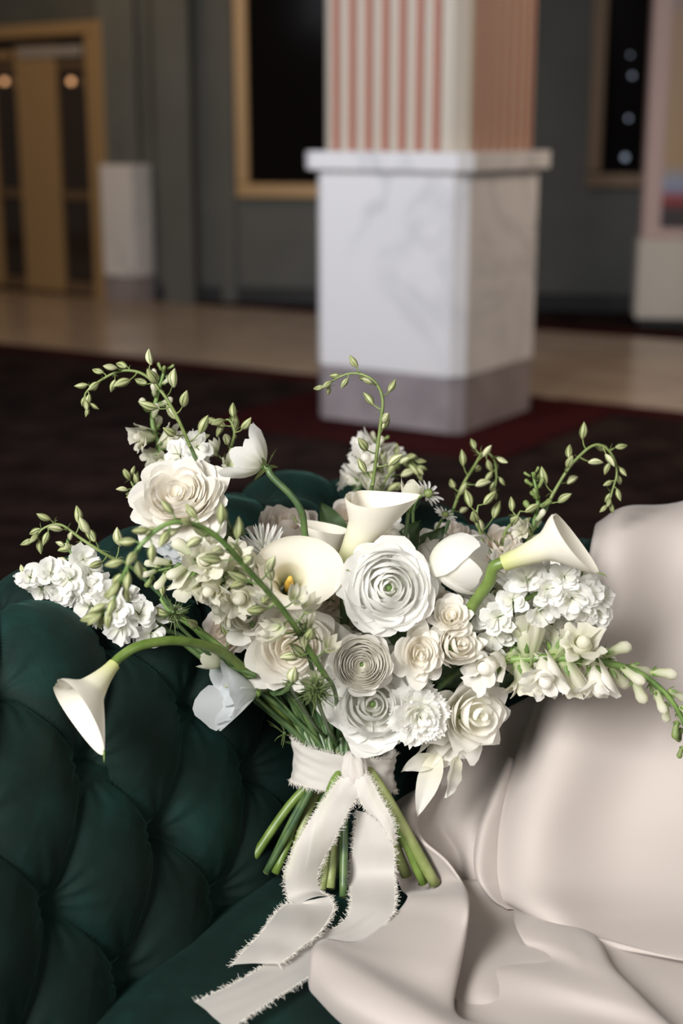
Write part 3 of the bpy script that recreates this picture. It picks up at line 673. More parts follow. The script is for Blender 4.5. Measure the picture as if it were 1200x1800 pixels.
for i in range(5): MB().grid(put(petal(.021, 80, 62+30*(i%3), None, .40, i*1.257+.4, .8, 14, .14, 2., i, 7, 10, 1., .28), Rm, np.array(th.location)-cdir(-.8, .5, -.15)*.0025)).build('sepal', M['sepal'], th)

flower('lisianthus', 'lisianthus', 'cream lisianthus deep between wide open calla and central ranunculus', 632, 985, 1.41, 50, (.1, .4, .9), 'rose', 'blush', 16, 71, openness=.8, rf=2., short=True, sep=0)
flower('rose', 'rose', 'white rose half hidden between tulip and thick calla stem', 842, 1022, 1.41, 50, (.2, .3, .9), 'rose', 'white', 20, 72, openness=.8, short=True, sep=0)
flower('lisianthus', 'lisianthus', 'cream lisianthus under the tulip behind the spray roses', 752, 1048, 1.37, 50, (.0, .2, .9), 'rose', 'warm', 16, 73, openness=.85, rf=2., short=True, sep=0)
flower('carnation', 'carnation', 'blush frilled carnation at left centre under the wide open calla', 470, 1068, 1.375, 46, (-.1, .2, .9), 'carn', 'blush', 34, 74, short=True, leaves=0)
flower('lisianthus', 'lisianthus', 'white lisianthus behind the cream snapdragon at left', 368, 1010, 1.37, 48, (-.3, .2, .9), 'rose', 'white', 16, 75, openness=.85, rf=2., short=True, sep=0)
flower('lisianthus', 'lisianthus', 'white lisianthus left of the long snapdragon stem base', 862, 1135, 1.335, 40, (.3, -.1, .9), 'rose', 'pure', 15, 76, openness=.9, rf=2.4, short=True, sep=0)
flower('rose', 'rose', 'cream rose between the large open rose and swirled ranunculus', 590, 1135, 1.35, 56, (.0, .1, .9), 'rose', 'warm', 20, 77, openness=.85, short=True, sep=0)
flower('rose', 'rose', 'blush rose at top centre between upright calla and side blush rose', 560, 950, 1.45, 48, (-.1, .6, .6), 'rose', 'blush', 18, 78, openness=.8, short=True, sep=0)

th = bpy.data.objects['rose.002']
for k, (a_, b_, w_) in enumerate((((770,1325,1.33), (733,1432,1.30), .011), ((765,1335,1.335), (708,1352,1.31), .0095), ((800,1330,1.32), (788,1402,1.295), .011))):
    p_, q_ = P(*a_), P(*b_); leaf(th, p_, q_-p_, np.linalg.norm(q_-p_), w_, 'white', .12, 400+k, 'petal')

# tulip
def tulip(px, py, d, L, ax, label):
    axis = cdir(*ax); Rm = frame(axis, .5); R = L*.33; base = P(px, py, d)-axis*L*.5
    th = empty('tulip', base, label, 'tulip', BG)
    for i in range(3):
        emit(th, [petal(R*.93, 88, -34, L*.97, 1.2, i*2.094+1., .5, 0, .02, 1.5, i+60, 13, 14, 1.32, .06)], Rm, base, M['white'])
    for i in range(3):
        emit(th, [petal(R*1.05, 86, -32+(20 if i == 1 else 0), L*(.96 if i != 1 else .88), 1.1, i*2.094+2.05, .55, 0, .02, 1.5, i+70, 13, 14, 1.28, .08)], Rm, base, M['pure'])
    stem(th, base, axis, 6, 'stem', None, None)
tulip(788, 993, 1.295, .084, (.95, .10, .35), 'plump closed white tulip lying right of the central ranunculus')

# calla lilies
def calla(label, base, mouth, tip, R, rb, flare=1., m='calla', via=None, want=None, rs=8, wrap=.15, tipL=.55, smat='stem'):
    b, mo = P(*base), P(*mouth); ax = unit(mo-b); L = np.linalg.norm(mo-b)
    tv = P(*tip)-mo; tl = np.linalg.norm(tv-ax*np.dot(tv, ax)); tdir = unit(tv-ax*np.dot(tv, ax)); side = np.cross(ax, tdir); ta = np.dot(tv, ax)
    th = empty('calla_lily', b, label, 'calla lily', BG)
    nu, nv = 41, 30; U, T = np.meshgrid(np.linspace(-1, 1, nu), np.linspace(0, 1, nv), indexing='ij')
    ang = U*math.pi*(1+wrap*.35); k = ((1+np.cos(np.clip(ang, -math.pi, math.pi)))/2)
    rad = rb+(R-rb)*T**1.6; rad = rad*(1-.10*(np.abs(U) > .9)*T)
    fl_ = sms(.62, 1, T); ln = L*(T*(1+.0*k))
    x = rad*np.cos(ang)+fl_*flare*R*.45*np.cos(ang)*(.5+.5*(1-k)); y = rad*np.sin(ang)+fl_*flare*R*.40*np.sin(ang)
    z = ln-fl_*flare*R*.22*(1-k)
    kk = k**2.2; x = x+kk*fl_**1.3*max(0, tl-R*1.1); z = z+kk*fl_**1.5*ta+(k**1.0-kk)*fl_*ta*.35
    # overlapping edge spirals inwards
    sp = sms(.75, 1, U); x = x*(1-.16*sp); y = y*(1-.16*sp)
    V = b+x[..., None]*tdir+y[..., None]*side+z[..., None]*ax
    V = V+(wob(U*1.2, T, 5, 1.6)*.03*R*T**2)[..., None]*ax
    MB().grid(V).build('spathe', M[m], th)
    tp = V[nu//2, -1]; dr = unit(tp-V[nu//2, -4])
    MB().tube([tp-dr*.002, tp+dr*.004, tp+dr*.007-Z*.002], [.0009, .0007, .0002], 6, 3).build('tip', M['stem'], th)
    MB().tube([b+ax*L*.1, b+ax*L*.4, b+ax*L*.72], [rb*.5, rb*.62, rb*.3], 8, 4).build('spadix', M['yellow'], th)
    stem(th, b+ax*L*.01, ax, rs, smat, want, via, hook=.02)
    return th
s_ = 1.3/F
calla('drooping calla lily hanging at far left over the tufted velvet', (200,1168,1.225), (137,1240,1.195), (180,1322,1.175), 41*s_, 11*s_, .75, via=[(250,1134,1.24),(320,1127,1.265),(400,1152,1.31),(470,1225,1.36)], want=10, rs=8)
calla('wide open calla lily facing forward with its tip to the right', (505,1040,1.345), (512,1006,1.283), (598,1003,1.275), 46*s_, 14*s_, 1.15, want=11, via=[(520,1090,1.36),(570,1200,1.375)])
calla('upright calla lily with flared rim at top centre of the bouquet', (608,998,1.335), (660,888,1.305), (735,872,1.285), 42*s_, 22*s_, .75, want=6, via=[(605,1060,1.36)])
calla('cream calla lily half hidden left of the upright calla', (575,1005,1.40), (578,930,1.39), (520,915,1.39), 32*s_, 17*s_, .35, via=[(590,1080,1.38)])
calla('long calla lily stretching right with its tip bent down', (885,990,1.255), (998,945,1.235), (1052,1005,1.235), 36*s_, 15*s_, .8, via=[(858,1025,1.268),(832,1062,1.29),(790,1130,1.335)], want=1, rs=10)

# lisianthus buds
def big_bud(label, px, py, d, L, R, ax, m, via=None, seed=0):
    axis = cdir(*ax); Rm = frame(axis, 1.); base = P(px, py, d)-axis*L*.5
    th = empty('lisianthus_bud', base, label, 'flower bud', BG)
    for i in range(4): emit(th, [petal(R, 80, -14, L, 1.0, i*1.6+seed, .4, 10, .05, 1.8, i+seed*9, 9, 10, L/R*.52, .05)], Rm, base, M[m])
    sepals(th, Rm, base, R*.9, 5, 'calyx', 5, 1.6, .3, 0, .3)
    stem(th, base, axis, 4.5, 'stem', None, via)
big_bud('pale green lisianthus bud standing right of the upright calla', 722, 872, 1.335, .034, .0115, (.15, 1, .1), 'greenish', [(700,950,1.345),(680,985,1.35)], 1)
big_bud('closed green lisianthus bud above the bluish drooping bloom', 378, 1164, 1.325, .034, .0095, (-.93, .32, .1), 'greenish', [(430,1195,1.34),(500,1250,1.36)], 2)

# chrysanthemum
def mum(px, py, d, Rpx, ax, label):
    R = Rpx*d/F; axis = cdir(*ax); Rm = frame(axis); o = P(px, py, d); th = empty('chrysanthemum', o-axis*R*.3, label, 'chrysanthemum', BG)
    for i in range(46):
        t = i/45
        emit(th, [petal(R*(.35+.65*t), 62, 8+40*t+random.uniform(-8, 8), R*(.75-.5*t), .115, i*GA, .5, 0, .02, 1, i, 5, 8, 1.3, .05, .25)], Rm, o, M['pure'])
    stem(th, o-axis*R*.3, axis, 6)
mum(462, 962, 1.355, 54, (-.05, .75, .6), 'white chrysanthemum with narrow upright petals below the garden rose')

# small daisies
def daisy(px, py, d, Rpx, ax, label, via):
    R = Rpx*d/F; axis = cdir(*ax); Rm = frame(axis); o = P(px, py, d); th = empty('aster', o, label, 'daisy', BG)
    for i in range(13): emit(th, [petal(R*random.uniform(.85, 1.1), 70, 75, R*.1, .17, i*2*math.pi/13, .4, 0, .05, 1, i, 5, 6, 1., .0, .1)], Rm, o, M['pure'])
    MB().grid(put(sphere_grid((0, 0, R*.05), R*.3), Rm, o), True).build('disc', M['sepal'], th)
    stem(th, o, axis, 3, short=True, via=via)
daisy(752, 868, 1.39, 30, (.5, .5, .5), 'small white daisy beside the pale green bud', [(720,1000,1.41)])
daisy(782, 905, 1.41, 22, (.3, .6, .4), 'smallest white daisy right of the other small daisy', [(740,1010,1.42)])

# ---------------------------------------------------------------- buds and florets shared by spikes
def bud_mesh(name, m, seed=0, curve=.15):
    n, k = 10, 10; V = np.zeros((n, k, 3))
    for j in range(k):
        t = j/(k-1); r = .34*math.sin(math.pi*min(1, t*.97+.03)**.85)**.9*(1 if t < .97 else .3)
        for i in range(n):
            q = 2*math.pi*i/n; rr = r*(1+.09*math.cos(5*q))
            V[i, j] = (rr*math.cos(q)+curve*(t-.5)**2, rr*math.sin(q), t)
    return MB().grid(V, True).mesh(name, m)
BUD = [bud_mesh('bud', M['bud'], 0, .2), bud_mesh('bud', M['budpale'], 1, .5), bud_mesh('bud', M['bud'], 2, -.3)]
def floret_mesh(kind, seed, m):
    r = random.Random(seed); b = MB()
    if kind == 'stock':
        for L in range(3):
            for i in range(5-L):
                b.grid(petal(1-.22*L, 55, (78-30*L)+r.uniform(-12, 12), .12+.22*L, .62, 2*math.pi*i/(5-L)+L*.6+r.uniform(-.2, .2), .25, 12, .22, 2.2, seed*20+L*7+i, 7, 6, 1., -.05))
    elif kind == 'snap':                                                # puffy two lipped flower opening along +Z
        b.grid(sphere_grid((.04, .0, .12), .27, 10, 6, 1.1), True, np.full((60, 2), .85))
        n = 14
        V = np.array([[[rr*(1+.12*math.cos(2*q))*math.cos(q), rr*math.sin(q), z] for rr, z in ((.10, -1.0), (.24, -.9), (.30, -.6), (.30, -.3), (.40, -.05), (.30, .1))] for q in np.arange(n)/n*2*math.pi])
        b.grid(V, True)
        for i, (az, p1, R_) in enumerate(((.5, 10, .9), (-.5, 10, .9), (2.3, 70, .95), (3.14, 95, .9), (3.98, 70, .95), (1.3, 40, .8), (-1.3, 40, .8), (3.14, 30, .6))):
            b.grid(petal(R_*1.1, 35, p1, .45 if p1 < 50 else .12, .62, az, .25, 30, .30, 3., seed*9+i, 10, 9))
    elif kind == 'snapbud':
        n = 10
        V = np.array([[[rr*(1+.14*math.cos(2*q))*math.cos(q)+off, rr*math.sin(q), z] for rr, z, off in ((.02, -1, 0), (.24, -.85, 0), (.27, -.45, 0), (.30, 0, .05), (.38, .35, .12), (.30, .65, .16), (.02, .8, .2))] for q in np.arange(n)/n*2*math.pi])
        b.grid(V, True)
    elif kind == 'calyx':
        for i in range(5): b.grid(petal(.55, 70, 25, None, .55, i*2*math.pi/5, .7, 10, .0, 1., i, 5, 5, 1.2, .25)+np.array([0, 0, -.05]))
    elif kind == 'larkflower':
        for i in range(7): b.grid(petal(.42+.05*(i % 2), 65, -5+r.uniform(-10, 15), .85, .75, i*GA, .5, 8, .10, 2.2, seed*9+i, 7, 7, 1.2, .15))
    return b.mesh('floret', m)
STOCK = [floret_mesh('stock', k, M['pure']) for k in range(4)]
SNAP = [floret_mesh('snap', k, M['snap']) for k in range(3)]; SNAPW = [floret_mesh('snap', 7+k, M['white']) for k in range(2)]
SNAPB = floret_mesh('snapbud', 1, M['snap']); SNAPBG = floret_mesh('snapbud', 1, M['sepal'])
CAL = floret_mesh('calyx', 1, M['calyx']); CALP = floret_mesh('calyx', 1, M['sepal'])
LARK = [floret_mesh('larkflower', k, M['snap']) for k in range(2)]
MAT = {}
def inst(name, me, parent, loc, zdir, xhint, scale, depth=None):
    o = bpy.data.objects.new(name, me); COL.objects.link(o); o.parent = parent
    z = unit(zdir); x = np.asarray(xhint)-z*np.dot(xhint, z); x = unit(x) if np.linalg.norm(x) > 1e-4 else unit(np.cross(z, CB)); y = np.cross(z, x)
    sc = np.array([scale]*3 if np.isscalar(scale) else scale)
    m = MAT[o.name] = Matrix([[x[i]*sc[0], y[i]*sc[1], z[i]*sc[2], loc[i]-worldloc(parent)[i]] for i in range(3)]+[[0, 0, 0, 1]])
    o.matrix_local = m; return o
def hairs(mb, c, n, L, rad=.0004, spread=1., bias=None, seed=0):
    r = np.random.default_rng(seed)
    for _ in range(n):
        d = unit(r.normal(size=3)*spread+(bias if bias is not None else 0)); q = unit(r.normal(size=3)); l = L*r.uniform(.5, 1)
        mb.tube([c, c+d*l*.5+q*l*.12, c+d*l*.85+q*l*.4], [rad, rad*.8, rad*.3], 4, 3, False)
def spike_path(pts): return crom(np.array([P(*p) for p in pts]), 14)
def larkspur(label, pts, n, L0, L1, seed, rs=3., group='arching larkspur bud stems of the bouquet', t0=.0, flowers=0, pedl=.55, to_bind=True, spread=1.):
    path = spike_path(pts); r = random.Random(seed)           # pts from tip to base
    th = empty('larkspur', path[-1], label, 'larkspur', group)
    s = 1.3/F; mb = MB(); mb.tube(path[::6].tolist()+[path[-1].tolist()], [rs*s*.45, rs*s*.8, rs*s, rs*s*1.15], 8, 5)
    cum = np.concatenate([[0], np.cumsum(np.linalg.norm(np.diff(path, axis=0), axis=1))]); tot = cum[-1]
    hb = MB(); nh = 0
    for i in range(n):
        t = (t0+(1-t0)*(i/(n-1))**1.4)*.97; L = (L0+(L1-L0)*min(1, t*1.6))*r.uniform(1.1, 1.4)
        k = min(len(path)-2, int(np.searchsorted(cum, t*tot))); p = path[k]; tg = unit(path[k]-path[k+1])
        a = i*GA*1.0+r.uniform(-.3, .3); x = unit(np.cross(tg, CB)); y = np.cross(tg, x)
        out = math.cos(a)*x+math.sin(a)*y*.8; d = unit(out*spread+tg*(.95 if t > .15 else 1.5)+r.uniform(-.15, .15)*Z)
        pl = L*pedl*(0.35+1.0*min(1, t*2)); e = p+unit(out+tg*.35)*pl
        mb.tube([p, p+out*pl*.5+tg*pl*.1, e], [.0008, .0007, .0006], 5, 3, False)
        if flowers and t > 1-flowers and r.random() < .6:
            inst('floret', LARK[i % 2], th, e, d, out, L*1.35)
        else:
            inst('bud', BUD[i % 3 if t > .3 else 0], th, e, d, out, (L*.74, L*.74, L*1.12))
        if i % 2: hairs(hb, p, 3, L*.8, .00028, .6, out*1.2, seed*40+i); nh += 1
    mb.build('stem', M['calyx' if rs > 4 else 'sepal'], th)
    if nh: tag(hb.build('bracts', M['sepal'], th), kind='stuff')
    if to_bind: stem(th, path[-1], path[-2]-path[-1], 4, 'stem', short=True, name='lower_stem')
    return th
larkspur('tall larkspur stem arching over the garden rose, tip drooping to the left', [(157,714,1.32),(150,692,1.32),(178,668,1.315),(214,652,1.31),(252,658,1.31),(285,690,1.31),(312,735,1.315),(334,785,1.325)], 22, .0075, .0135, 1, t0=0)
larkspur('slender larkspur stem curling left in front of the marble pillar', [(572,682,1.36),(590,666,1.355),(622,656,1.35),(655,668,1.345),(672,700,1.345),(668,750,1.35),(655,850,1.37)], 15, .0075, .012, 2, t0=0)
larkspur('larkspur stem at top right bending over with drooping tip', [(1070,888,1.43),(1076,862,1.43),(1084,828,1.43),(1072,795,1.425),(1045,782,1.42),(1010,810,1.42),(985,845,1.42),(960,890,1.42)], 19, .008, .012, 3)
larkspur('larkspur stem with drooping tip between pillar base and cloth', [(868,868,1.50),(872,840,1.50),(868,808,1.495),(850,795,1.49),(833,820,1.48),(812,855,1.47),(795,900,1.46)], 17, .0075, .0115, 4)
larkspur('larkspur stem at far left reaching over the white stock', [(62,950,1.31),(75,930,1.31),(105,922,1.31),(140,945,1.31),(175,968,1.31),(205,985,1.32)], 14, .009, .0125, 5, flowers=0)
larkspur('foreground larkspur arching down to the left, out of focus', [(175,1085,1.115),(205,1045,1.11),(222,1000,1.105),(255,950,1.105),(305,918,1.11),(370,935,1.125),(430,995,1.15),(500,1075,1.20),(548,1150,1.235),(572,1188,1.258)], 50, .010, .0135, 6, rs=4.8, flowers=.30)
larkspur('short larkspur tip between garden rose and turned away ranunculus', [(385,745,1.37),(402,738,1.37),(412,760,1.37),(405,790,1.375),(395,830,1.38)], 11, .011, .0135, 7, flowers=.4)
larkspur('low larkspur sprig just left of the garden rose', [(228,838,1.39),(232,850,1.39),(240,862,1.39),(262,880,1.39)], 9, .008, .01, 8)
larkspur('small larkspur buds standing above the blush rose under the calla', [(840,888,1.39),(838,905,1.39),(842,930,1.395),(850,960,1.40)], 5, .013, .0135, 9, pedl=.9)
larkspur('larkspur buds behind the blush rose left of the green snapdragon tip', [(914,898,1.40),(905,915,1.40),(890,930,1.405),(880,960,1.41)], 5, .0115, .0125, 10, pedl=.9)
larkspur('blurred green larkspur behind the slender curling stem', [(735,822,1.56),(715,808,1.56),(695,815,1.56),(675,850,1.55),(655,890,1.54)], 22, .010, .013, 12, flowers=.2)
larkspur('larkspur stem laid along the left side stalks', [(282,1052,1.32),(300,1075,1.32),(345,1105,1.325),(400,1150,1.335),(450,1195,1.35)], 5, .0115, .013, 14, pedl=.7, rs=7)

def stock(label, pts, n, size, seed, spread=.022, buds=6, dens=1.):
    path = spike_path(pts); r = random.Random(seed); th = empty('stock_flower', path[-1], label, 'stock flower', 'white stock flower stems of the bouquet')
    mb = MB(); mb.tube(path[::5].tolist()+[path[-1].tolist()], [.0015, .0022, .0026], 7, 5)
    for i in range(n+buds):
        t = i/(n+buds-1); k = int(t*(len(path)-2)); p = path[k]; tg = unit(path[k]-path[k+1]); x = unit(np.cross(tg, CB)); y = np.cross(tg, x)
        a = i*GA+r.uniform(-.4, .4); out = unit(math.cos(a)*x+math.sin(a)*y+CB*.45); w = spread*(.35+.65*min(1, t*3))
        e = p+out*w*r.uniform(.7, 1.1)
        mb.tube([p, (p+e)/2+tg*.002, e], .0007, 5, 3, False)
        if i < buds: inst('bud', BUD[1], th, p+out*w*.5, unit(out+tg), out, (.0075, .0075, .0095))
        else: inst('floret', STOCK[i % 4], th, e, unit(out+CB*.5+tg*.1), tg, size*(.8+.2*min(1, t*2))*r.uniform(.9, 1.15))
    mb.build('stem', M['calyx'], th); stem(th, path[-1], path[-2]-path[-1], 5, 'stem', short=True, name='lower_stem')
stock('white stock flower lying at far left on the velvet arm', [(118,950,1.315),(130,985,1.315),(150,1025,1.315),(180,1060,1.315),(225,1085,1.325),(290,1110,1.34)], 17, .0165, 1, .017, 5)
stock('small white stock flower sprig at the very left end of the bouquet', [(42,1012,1.31),(60,1018,1.31),(90,1022,1.31),(125,1035,1.315),(170,1040,1.33)], 10, .0145, 2, .011, 1)
stock('dense white stock flower hanging at right below the long calla', [(1045,1085,1.30),(1030,1050,1.29),(995,1030,1.285),(950,1040,1.285),(905,1065,1.295),(860,1090,1.32)], 26, .0175, 3, .020, 1)
stock('white stock flower behind the long calla against the cloth', [(990,975,1.40),(985,1000,1.40),(965,1030,1.39),(930,1060,1.38)], 10, .0175, 4, .018, 1)
stock('lower white stock flower sprig between spray roses and snapdragon', [(1015,1110,1.32),(980,1115,1.32),(920,1110,1.32),(880,1140,1.325),(850,1130,1.335)], 13, .0165, 5, .017, 0)
stock('white stock flower sprig behind the top of the garden rose', [(350,770,1.38),(345,785,1.38),(330,805,1.385),(325,850,1.39)], 6, .016, 6, .013, 1)

def snapdragon(label, pts, n, nb, size, seed, name_g='snapdragon stems of the bouquet', meshes=None, side=None, rs=4.5, tipg=.3, cb=.3):
    path = spike_path(pts); r = random.Random(seed); th = empty('snapdragon', path[-1], label, 'snapdragon', name_g)
    mb = MB(); s = 1.3/F; mb.tube(path[::5].tolist()+[path[-1].tolist()], [rs*s*.4, rs*s*.8, rs*s], 8, 5)
    ms = meshes or SNAP; tot = n+nb
    for i in range(tot):
        t = .01+.95*(i/(tot-1))**1.15; k = int(t*(len(path)-2)); p = path[k]; tg = unit(path[k]-path[k+1]); x = unit(np.cross(tg, CB)); y = np.cross(tg, x)
        a = i*GA; out = unit(math.cos(a)*x+math.sin(a)*y+CB*cb+(side if side is not None else 0)); isb = i < nb; f = i/max(1, nb)
        sz = size*(.28+.42*f) if isb else size*r.uniform(.9, 1.1)
        d = unit(out+tg*(.9 if isb else .25)-Z*.15); e = p+out*(rs*s+sz*.45)+d*sz*.5
        fo = inst('floret', (SNAPBG if (isb and f < tipg) else SNAPB) if isb else ms[i % len(ms)], th, e, d, tg, (sz, sz, sz*1.1))
        co = inst('calyx', CAL, th, e-d*sz*1.0, d, tg, sz*1.05); co.parent = fo; co.matrix_basis = MAT[fo.name].inverted() @ MAT[co.name]
    mb.build('stem', M['calyx'], th); stem(th, path[-1], path[-2]-path[-1], 6, 'stem_dark', short=True, name='lower_stem')
snapdragon('long snapdragon stem reaching to the right edge over the ivory cloth', [(1210,1312,1.27),(1198,1262,1.27),(1165,1215,1.27),(1115,1180,1.275),(1050,1162,1.28),(980,1157,1.285),(920,1158,1.295),(860,1165,1.31)], 11, 18, .0225, 1, meshes=SNAP+SNAPW, rs=8, side=-CU*.30, cb=-.35)
snapdragon('upright snapdragon stem behind the garden rose', [(290,645,1.42),(285,665,1.42),(275,700,1.415),(268,745,1.41),(285,800,1.41),(300,850,1.41)], 5, 12, .0150, 2, rs=6)
snapdragon('green snapdragon tip standing behind the long calla', [(935,830,1.42),(940,850,1.42),(945,880,1.415),(938,920,1.41),(925,960,1.41)], 2, 12, .0135, 3, rs=5, tipg=.8)
snapdragon('cream snapdragon lying under the foreground larkspur', [(255,1010,1.27),(290,1000,1.27),(335,990,1.27),(375,1000,1.275),(410,1020,1.29),(440,1060,1.32)], 9, 9, .022, 4, rs=5, tipg=.2)
snapdragon('blurred white snapdragon at the top behind the slender larkspur', [(668,770,1.58),(660,795,1.58),(648,820,1.57),(630,860,1.56)], 7, 3, .0175, 5, meshes=SNAPW)

# nigella bract tufts
def feather(label, px, py, d, n, L, seed, stemto=None, bias=None, pod=None):
    c = P(px, py, d); th = empty('nigella', c, label, 'nigella', 'feathery nigella sprigs of the bouquet')
    hb = MB(); hairs(hb, c, n, L, .0007, 1., bias, seed)
    for k in range(n//6):
        r = np.random.default_rng(seed*7+k); q = c+unit(r.normal(size=3))*L*.4; hairs(hb, q, 5, L*.45, .0005, 1., None, seed*77+k)
    tag(hb.build('bracts', M['feather'], th), kind='stuff')
    if pod: inst('bud', BUD[1], th, c, cdir(*pod[0]), CR, (pod[1], pod[1], pod[1]))
    stem(th, c, cdir(.0, .3, .6), 3.5, 'stem', short=True)
feather('feathery green nigella collar below the large open rose', 556, 1214, 1.215, 110, .021, 1)
feather('wispy nigella threads across the centre of the large open rose', 535, 1112, 1.222, 34, .020, 2, pod=((-.1, -.9, .3), .014))
feather('feathery nigella fronds along the left stalks on the velvet', 305, 1078, 1.275, 46, .018, 3)
feather('nigella with pale bud above the feathery collar', 512, 1200, 1.218, 14, .012, 4, pod=((.1, .9, .3), .0155))
feather('feathery greens under the garden rose', 405, 945, 1.335, 60, .022, 5)
feather('feathery greens between calla lily and stock at left centre', 420, 1040, 1.30, 50, .022, 6)
feather('dark wisps hanging left above the ribbon', 500, 1290, 1.37, 10, .02, 7)

# extra foliage inside the bouquet
def foliage(label, spots, seed):
    r = random.Random(seed); c = P(620, 1150, 1.42); th = empty('foliage_sprig', c, label, 'foliage', 'dark leaf sprigs inside the bouquet')
    mb = MB()
    for k, (px, py, d, L, ang) in enumerate(spots):
        b = P(px, py, d); dr = cdir(math.cos(ang), math.sin(ang), .25); leaf(th, b, dr, L, L*.27, seed=seed*31+k, bend=.15)
        mb.tube([b, b*.5+P(610, 1250, 1.40)*.5+Z*.005, P(608, 1320, 1.385)], [.0012, .0016, .002], 6, 5)
    mb.build('stem', M['stem_dark'], th)
foliage('dark green leaves behind the upright calla and pale bud', [(690,1000,1.39,.055,1.1),(715,985,1.40,.05,.7),(650,1000,1.42,.05,1.6),(600,960,1.44,.05,2.0)], 1)
foliage('dark green leaves right of the oval spray rose', [(760,1190,1.36,.045,.15),(770,1200,1.37,.05,-.5),(800,1180,1.36,.05,.1),(700,1170,1.36,.04,1.2)], 2)
foliage('dark green leaves on the left flank of the bouquet', [(430,1060,1.40,.05,2.6),(400,1000,1.40,.05,2.9),(450,1190,1.38,.045,3.6),(390,930,1.42,.05,2.2)], 3)
foliage('dark green leaves on the right flank behind the stock', [(850,1120,1.38,.055,.3),(860,1060,1.40,.05,.6),(900,1150,1.37,.05,-.1),(830,1200,1.38,.045,.1)], 4)

# ================================================================ ribbon
rib = empty('ribbon', P(BX, BY, BD), 'frayed ivory chiffon ribbon knotted round the stems with two long tails', 'ribbon')
def ribbon_surf(name, L, Rr, mid=0., seed=0, nv=14, fray=True, sidecurl=.0):
    """L, Rr: the two edge polylines"""
    l = crom(np.array([P(*q) for q in L]), 12); r_ = crom(np.array([P(*q) for q in Rr]), 12); n = min(len(l), len(r_))
    T = np.linspace(0, 1, nv)[None, :, None]; V = l[:n, None]*(1-T)+r_[:n, None]*T
    N = np.cross(np.gradient(V, axis=0), np.gradient(V, axis=1)); N /= np.linalg.norm(N, axis=2)[..., None]+1e-12
    N = N*np.sign(np.sum(N*CB, axis=2))[..., None]
    U, TT = np.meshgrid(np.linspace(0, 4, n), np.linspace(0, 2, nv), indexing='ij')
    V = V+N*((mid*np.sin(TT/2*math.pi))+.0011*wob(U, TT, seed, 2.))[..., None]
    o = MB().grid(V).build(name, M['chiffon'], rib)
    if fray:
        fb = MB(); rg = np.random.default_rng(seed)
        for ed, inn in ((V[:, 0], V[:, 1]), (V[:, -1], V[:, -2])):
            for k in range(len(ed)-1):
                for _ in range(int(np.linalg.norm(ed[k+1]-ed[k])/.00042)+1):
                    t = rg.random(); p = ed[k]*(1-t)+ed[k+1]*t; o_ = unit(ed[k]-inn[k]); tg = unit(ed[k+1]-ed[k]); l_ = rg.uniform(.002, .0062)
                    d = unit(o_+tg*rg.normal()*.7+N[k, 0]*rg.normal()*.5); q = unit(rg.normal(size=3))
                    a, b_, c = p-o_*.0004, p+d*l_*.55, p+d*l_*.8+q*l_*.35
                    w = unit(np.cross(d, CB))*.00019
                    fb.grid(np.array([[a-w, b_-w, c-w*.6], [a+w, b_+w, c+w*.6]]))
        tag(fb.build('frayed_edge', M['thread'], rib), kind='stuff')
    return V
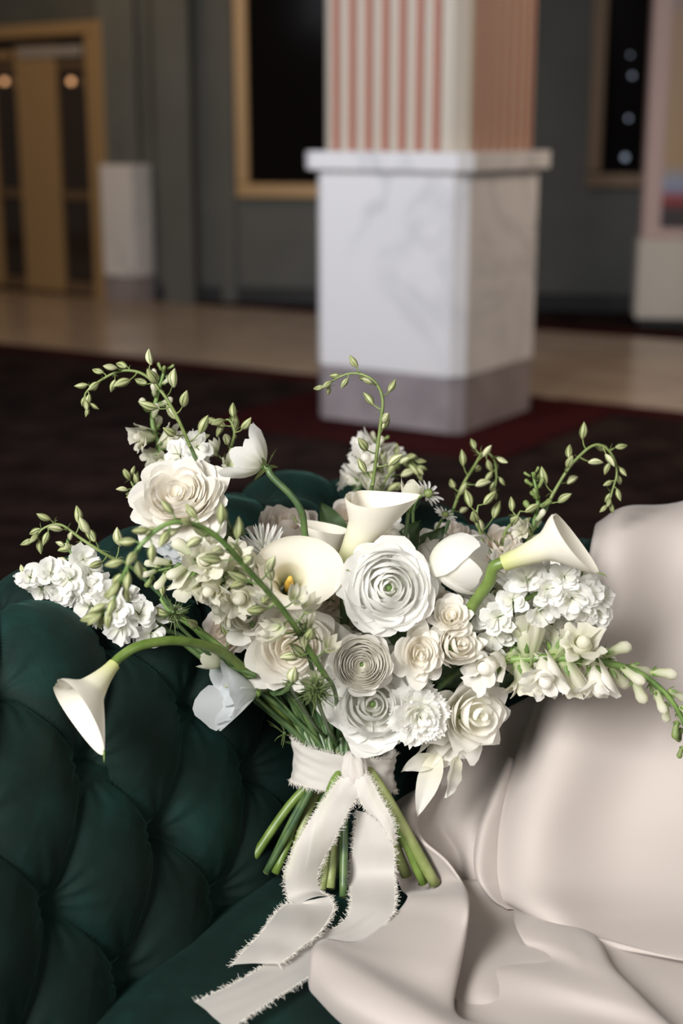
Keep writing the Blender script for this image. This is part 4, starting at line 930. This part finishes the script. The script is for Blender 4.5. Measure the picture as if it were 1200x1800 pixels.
# wrapped band
nb_, mb_ = 96, 22; V = np.zeros((nb_, mb_, 3)); rgb = np.random.default_rng(2)
for i in range(nb_):
    q = 2*math.pi*i/nb_; sx = math.sin(q); cz = math.cos(q)              # cz>0 : lens side
    for j in range(mb_):
        t = j/(mb_-1); ytop = 1312+16*sx+9*cz; ybot = 1378+8*sx+6*cz; y = ytop+(ybot-ytop)*t
        w = 90+2*math.cos(t*6.28)+1.3*math.sin(t*15+q*2.5)*math.sin(q*1.7+t)+1.1*math.sin(t*27-q*4.3+1)*math.cos(q*2.3)+.8*math.sin(q*13+t*5)
        V[i, j] = P(BX+w*sx, y, BD)+CB*(w*.50*cz*BD/F)+CB*.0
MB().grid(V, True).build('band', M['chiffon'], rib)
fb = MB()
for j, sg in ((0, 1), (mb_-1, -1)):
    for k in range(900):
        i = rgb.integers(nb_); t = rgb.random(); p = V[i, j]*(1-t)+V[(i+1) % nb_, j]*t; p = p-CU*sg*.0006
        d = unit(CU*sg+CR*rgb.normal()*.6+CB*rgb.normal()*.4+CB*.3); q = unit(rgb.normal(size=3)); l_ = rgb.uniform(.002, .0060); w = unit(np.cross(d, CB))*.00019
        fb.grid(np.array([[p-w, p+d*l_*.55-w, p+d*l_*.8+q*l_*.35-w*.6], [p+w, p+d*l_*.55+w, p+d*l_*.8+q*l_*.35+w*.6]]))
tag(fb.build('frayed_edge', M['thread'], rib), kind='stuff')
# knot
kc = P(622, 1352, BD-.034)
U, T = np.meshgrid(np.linspace(0, 2*math.pi, 33)[:-1], np.linspace(0, math.pi, 20), indexing='ij')
rk = (1+.10*np.sin(U*7+T*2)+.06*np.sin(U*11-T*3))
V = kc+(np.cos(U)*np.sin(T)*.0125*rk)[..., None]*CB*.55+(np.sin(U)*np.sin(T)*.0130*rk)[..., None]*(CR*.9+CU*.25)+(np.cos(T)*.0155*rk)[..., None]*(CU-CR*.25)
MB().grid(V, True).build('knot', M['chiffon'], rib)
zz_ = BD-.036
ribbon_surf('tail', [(606,1362,zz_),(590,1378,zz_-.002),(553,1430,1.325),(520,1485,1.322),(503,1535,1.328),(506,1575,1.330),(520,1592,1.315)],
            [(638,1366,zz_),(630,1395,zz_-.002),(612,1425,1.325),(590,1470,1.322),(560,1530,1.335),(562,1565,1.340),(580,1577,1.322)], .003, 3)
ribbon_surf('tail', [(520,1590,1.316),(500,1592,1.314),SQ(470,1625,.014),SQ(440,1660,.011),SQ(408,1697,.009)],
            [(580,1575,1.322),(585,1600,1.310),SQ(560,1638,.016),SQ(522,1670,.014),SQ(490,1697,.012)], .0015, 4)
ribbon_surf('tail', [(612,1358,zz_),(625,1392,zz_-.004),(640,1420,1.332),(668,1445,1.325),(690,1480,1.325)],
            [(634,1350,zz_),(652,1372,zz_-.004),(668,1402,1.330),(688,1440,1.322),(696,1484,1.325)], .002, 5)
ribbon_surf('tail', [(628,1425,1.348),(622,1480,1.350),(616,1540,1.352),SQ(618,1590,.012),SQ(600,1625,.006),SQ(550,1650,.006),SQ(480,1690,.006),SQ(410,1730,.008),SQ(343,1762,.008)],
            [(662,1430,1.340),(690,1480,1.330),(693,1540,1.335),SQ(690,1605,.020),SQ(650,1645,.012),SQ(610,1672,.007),SQ(535,1722,.007),SQ(465,1768,.008),SQ(400,1812,.008)], .001, 6)
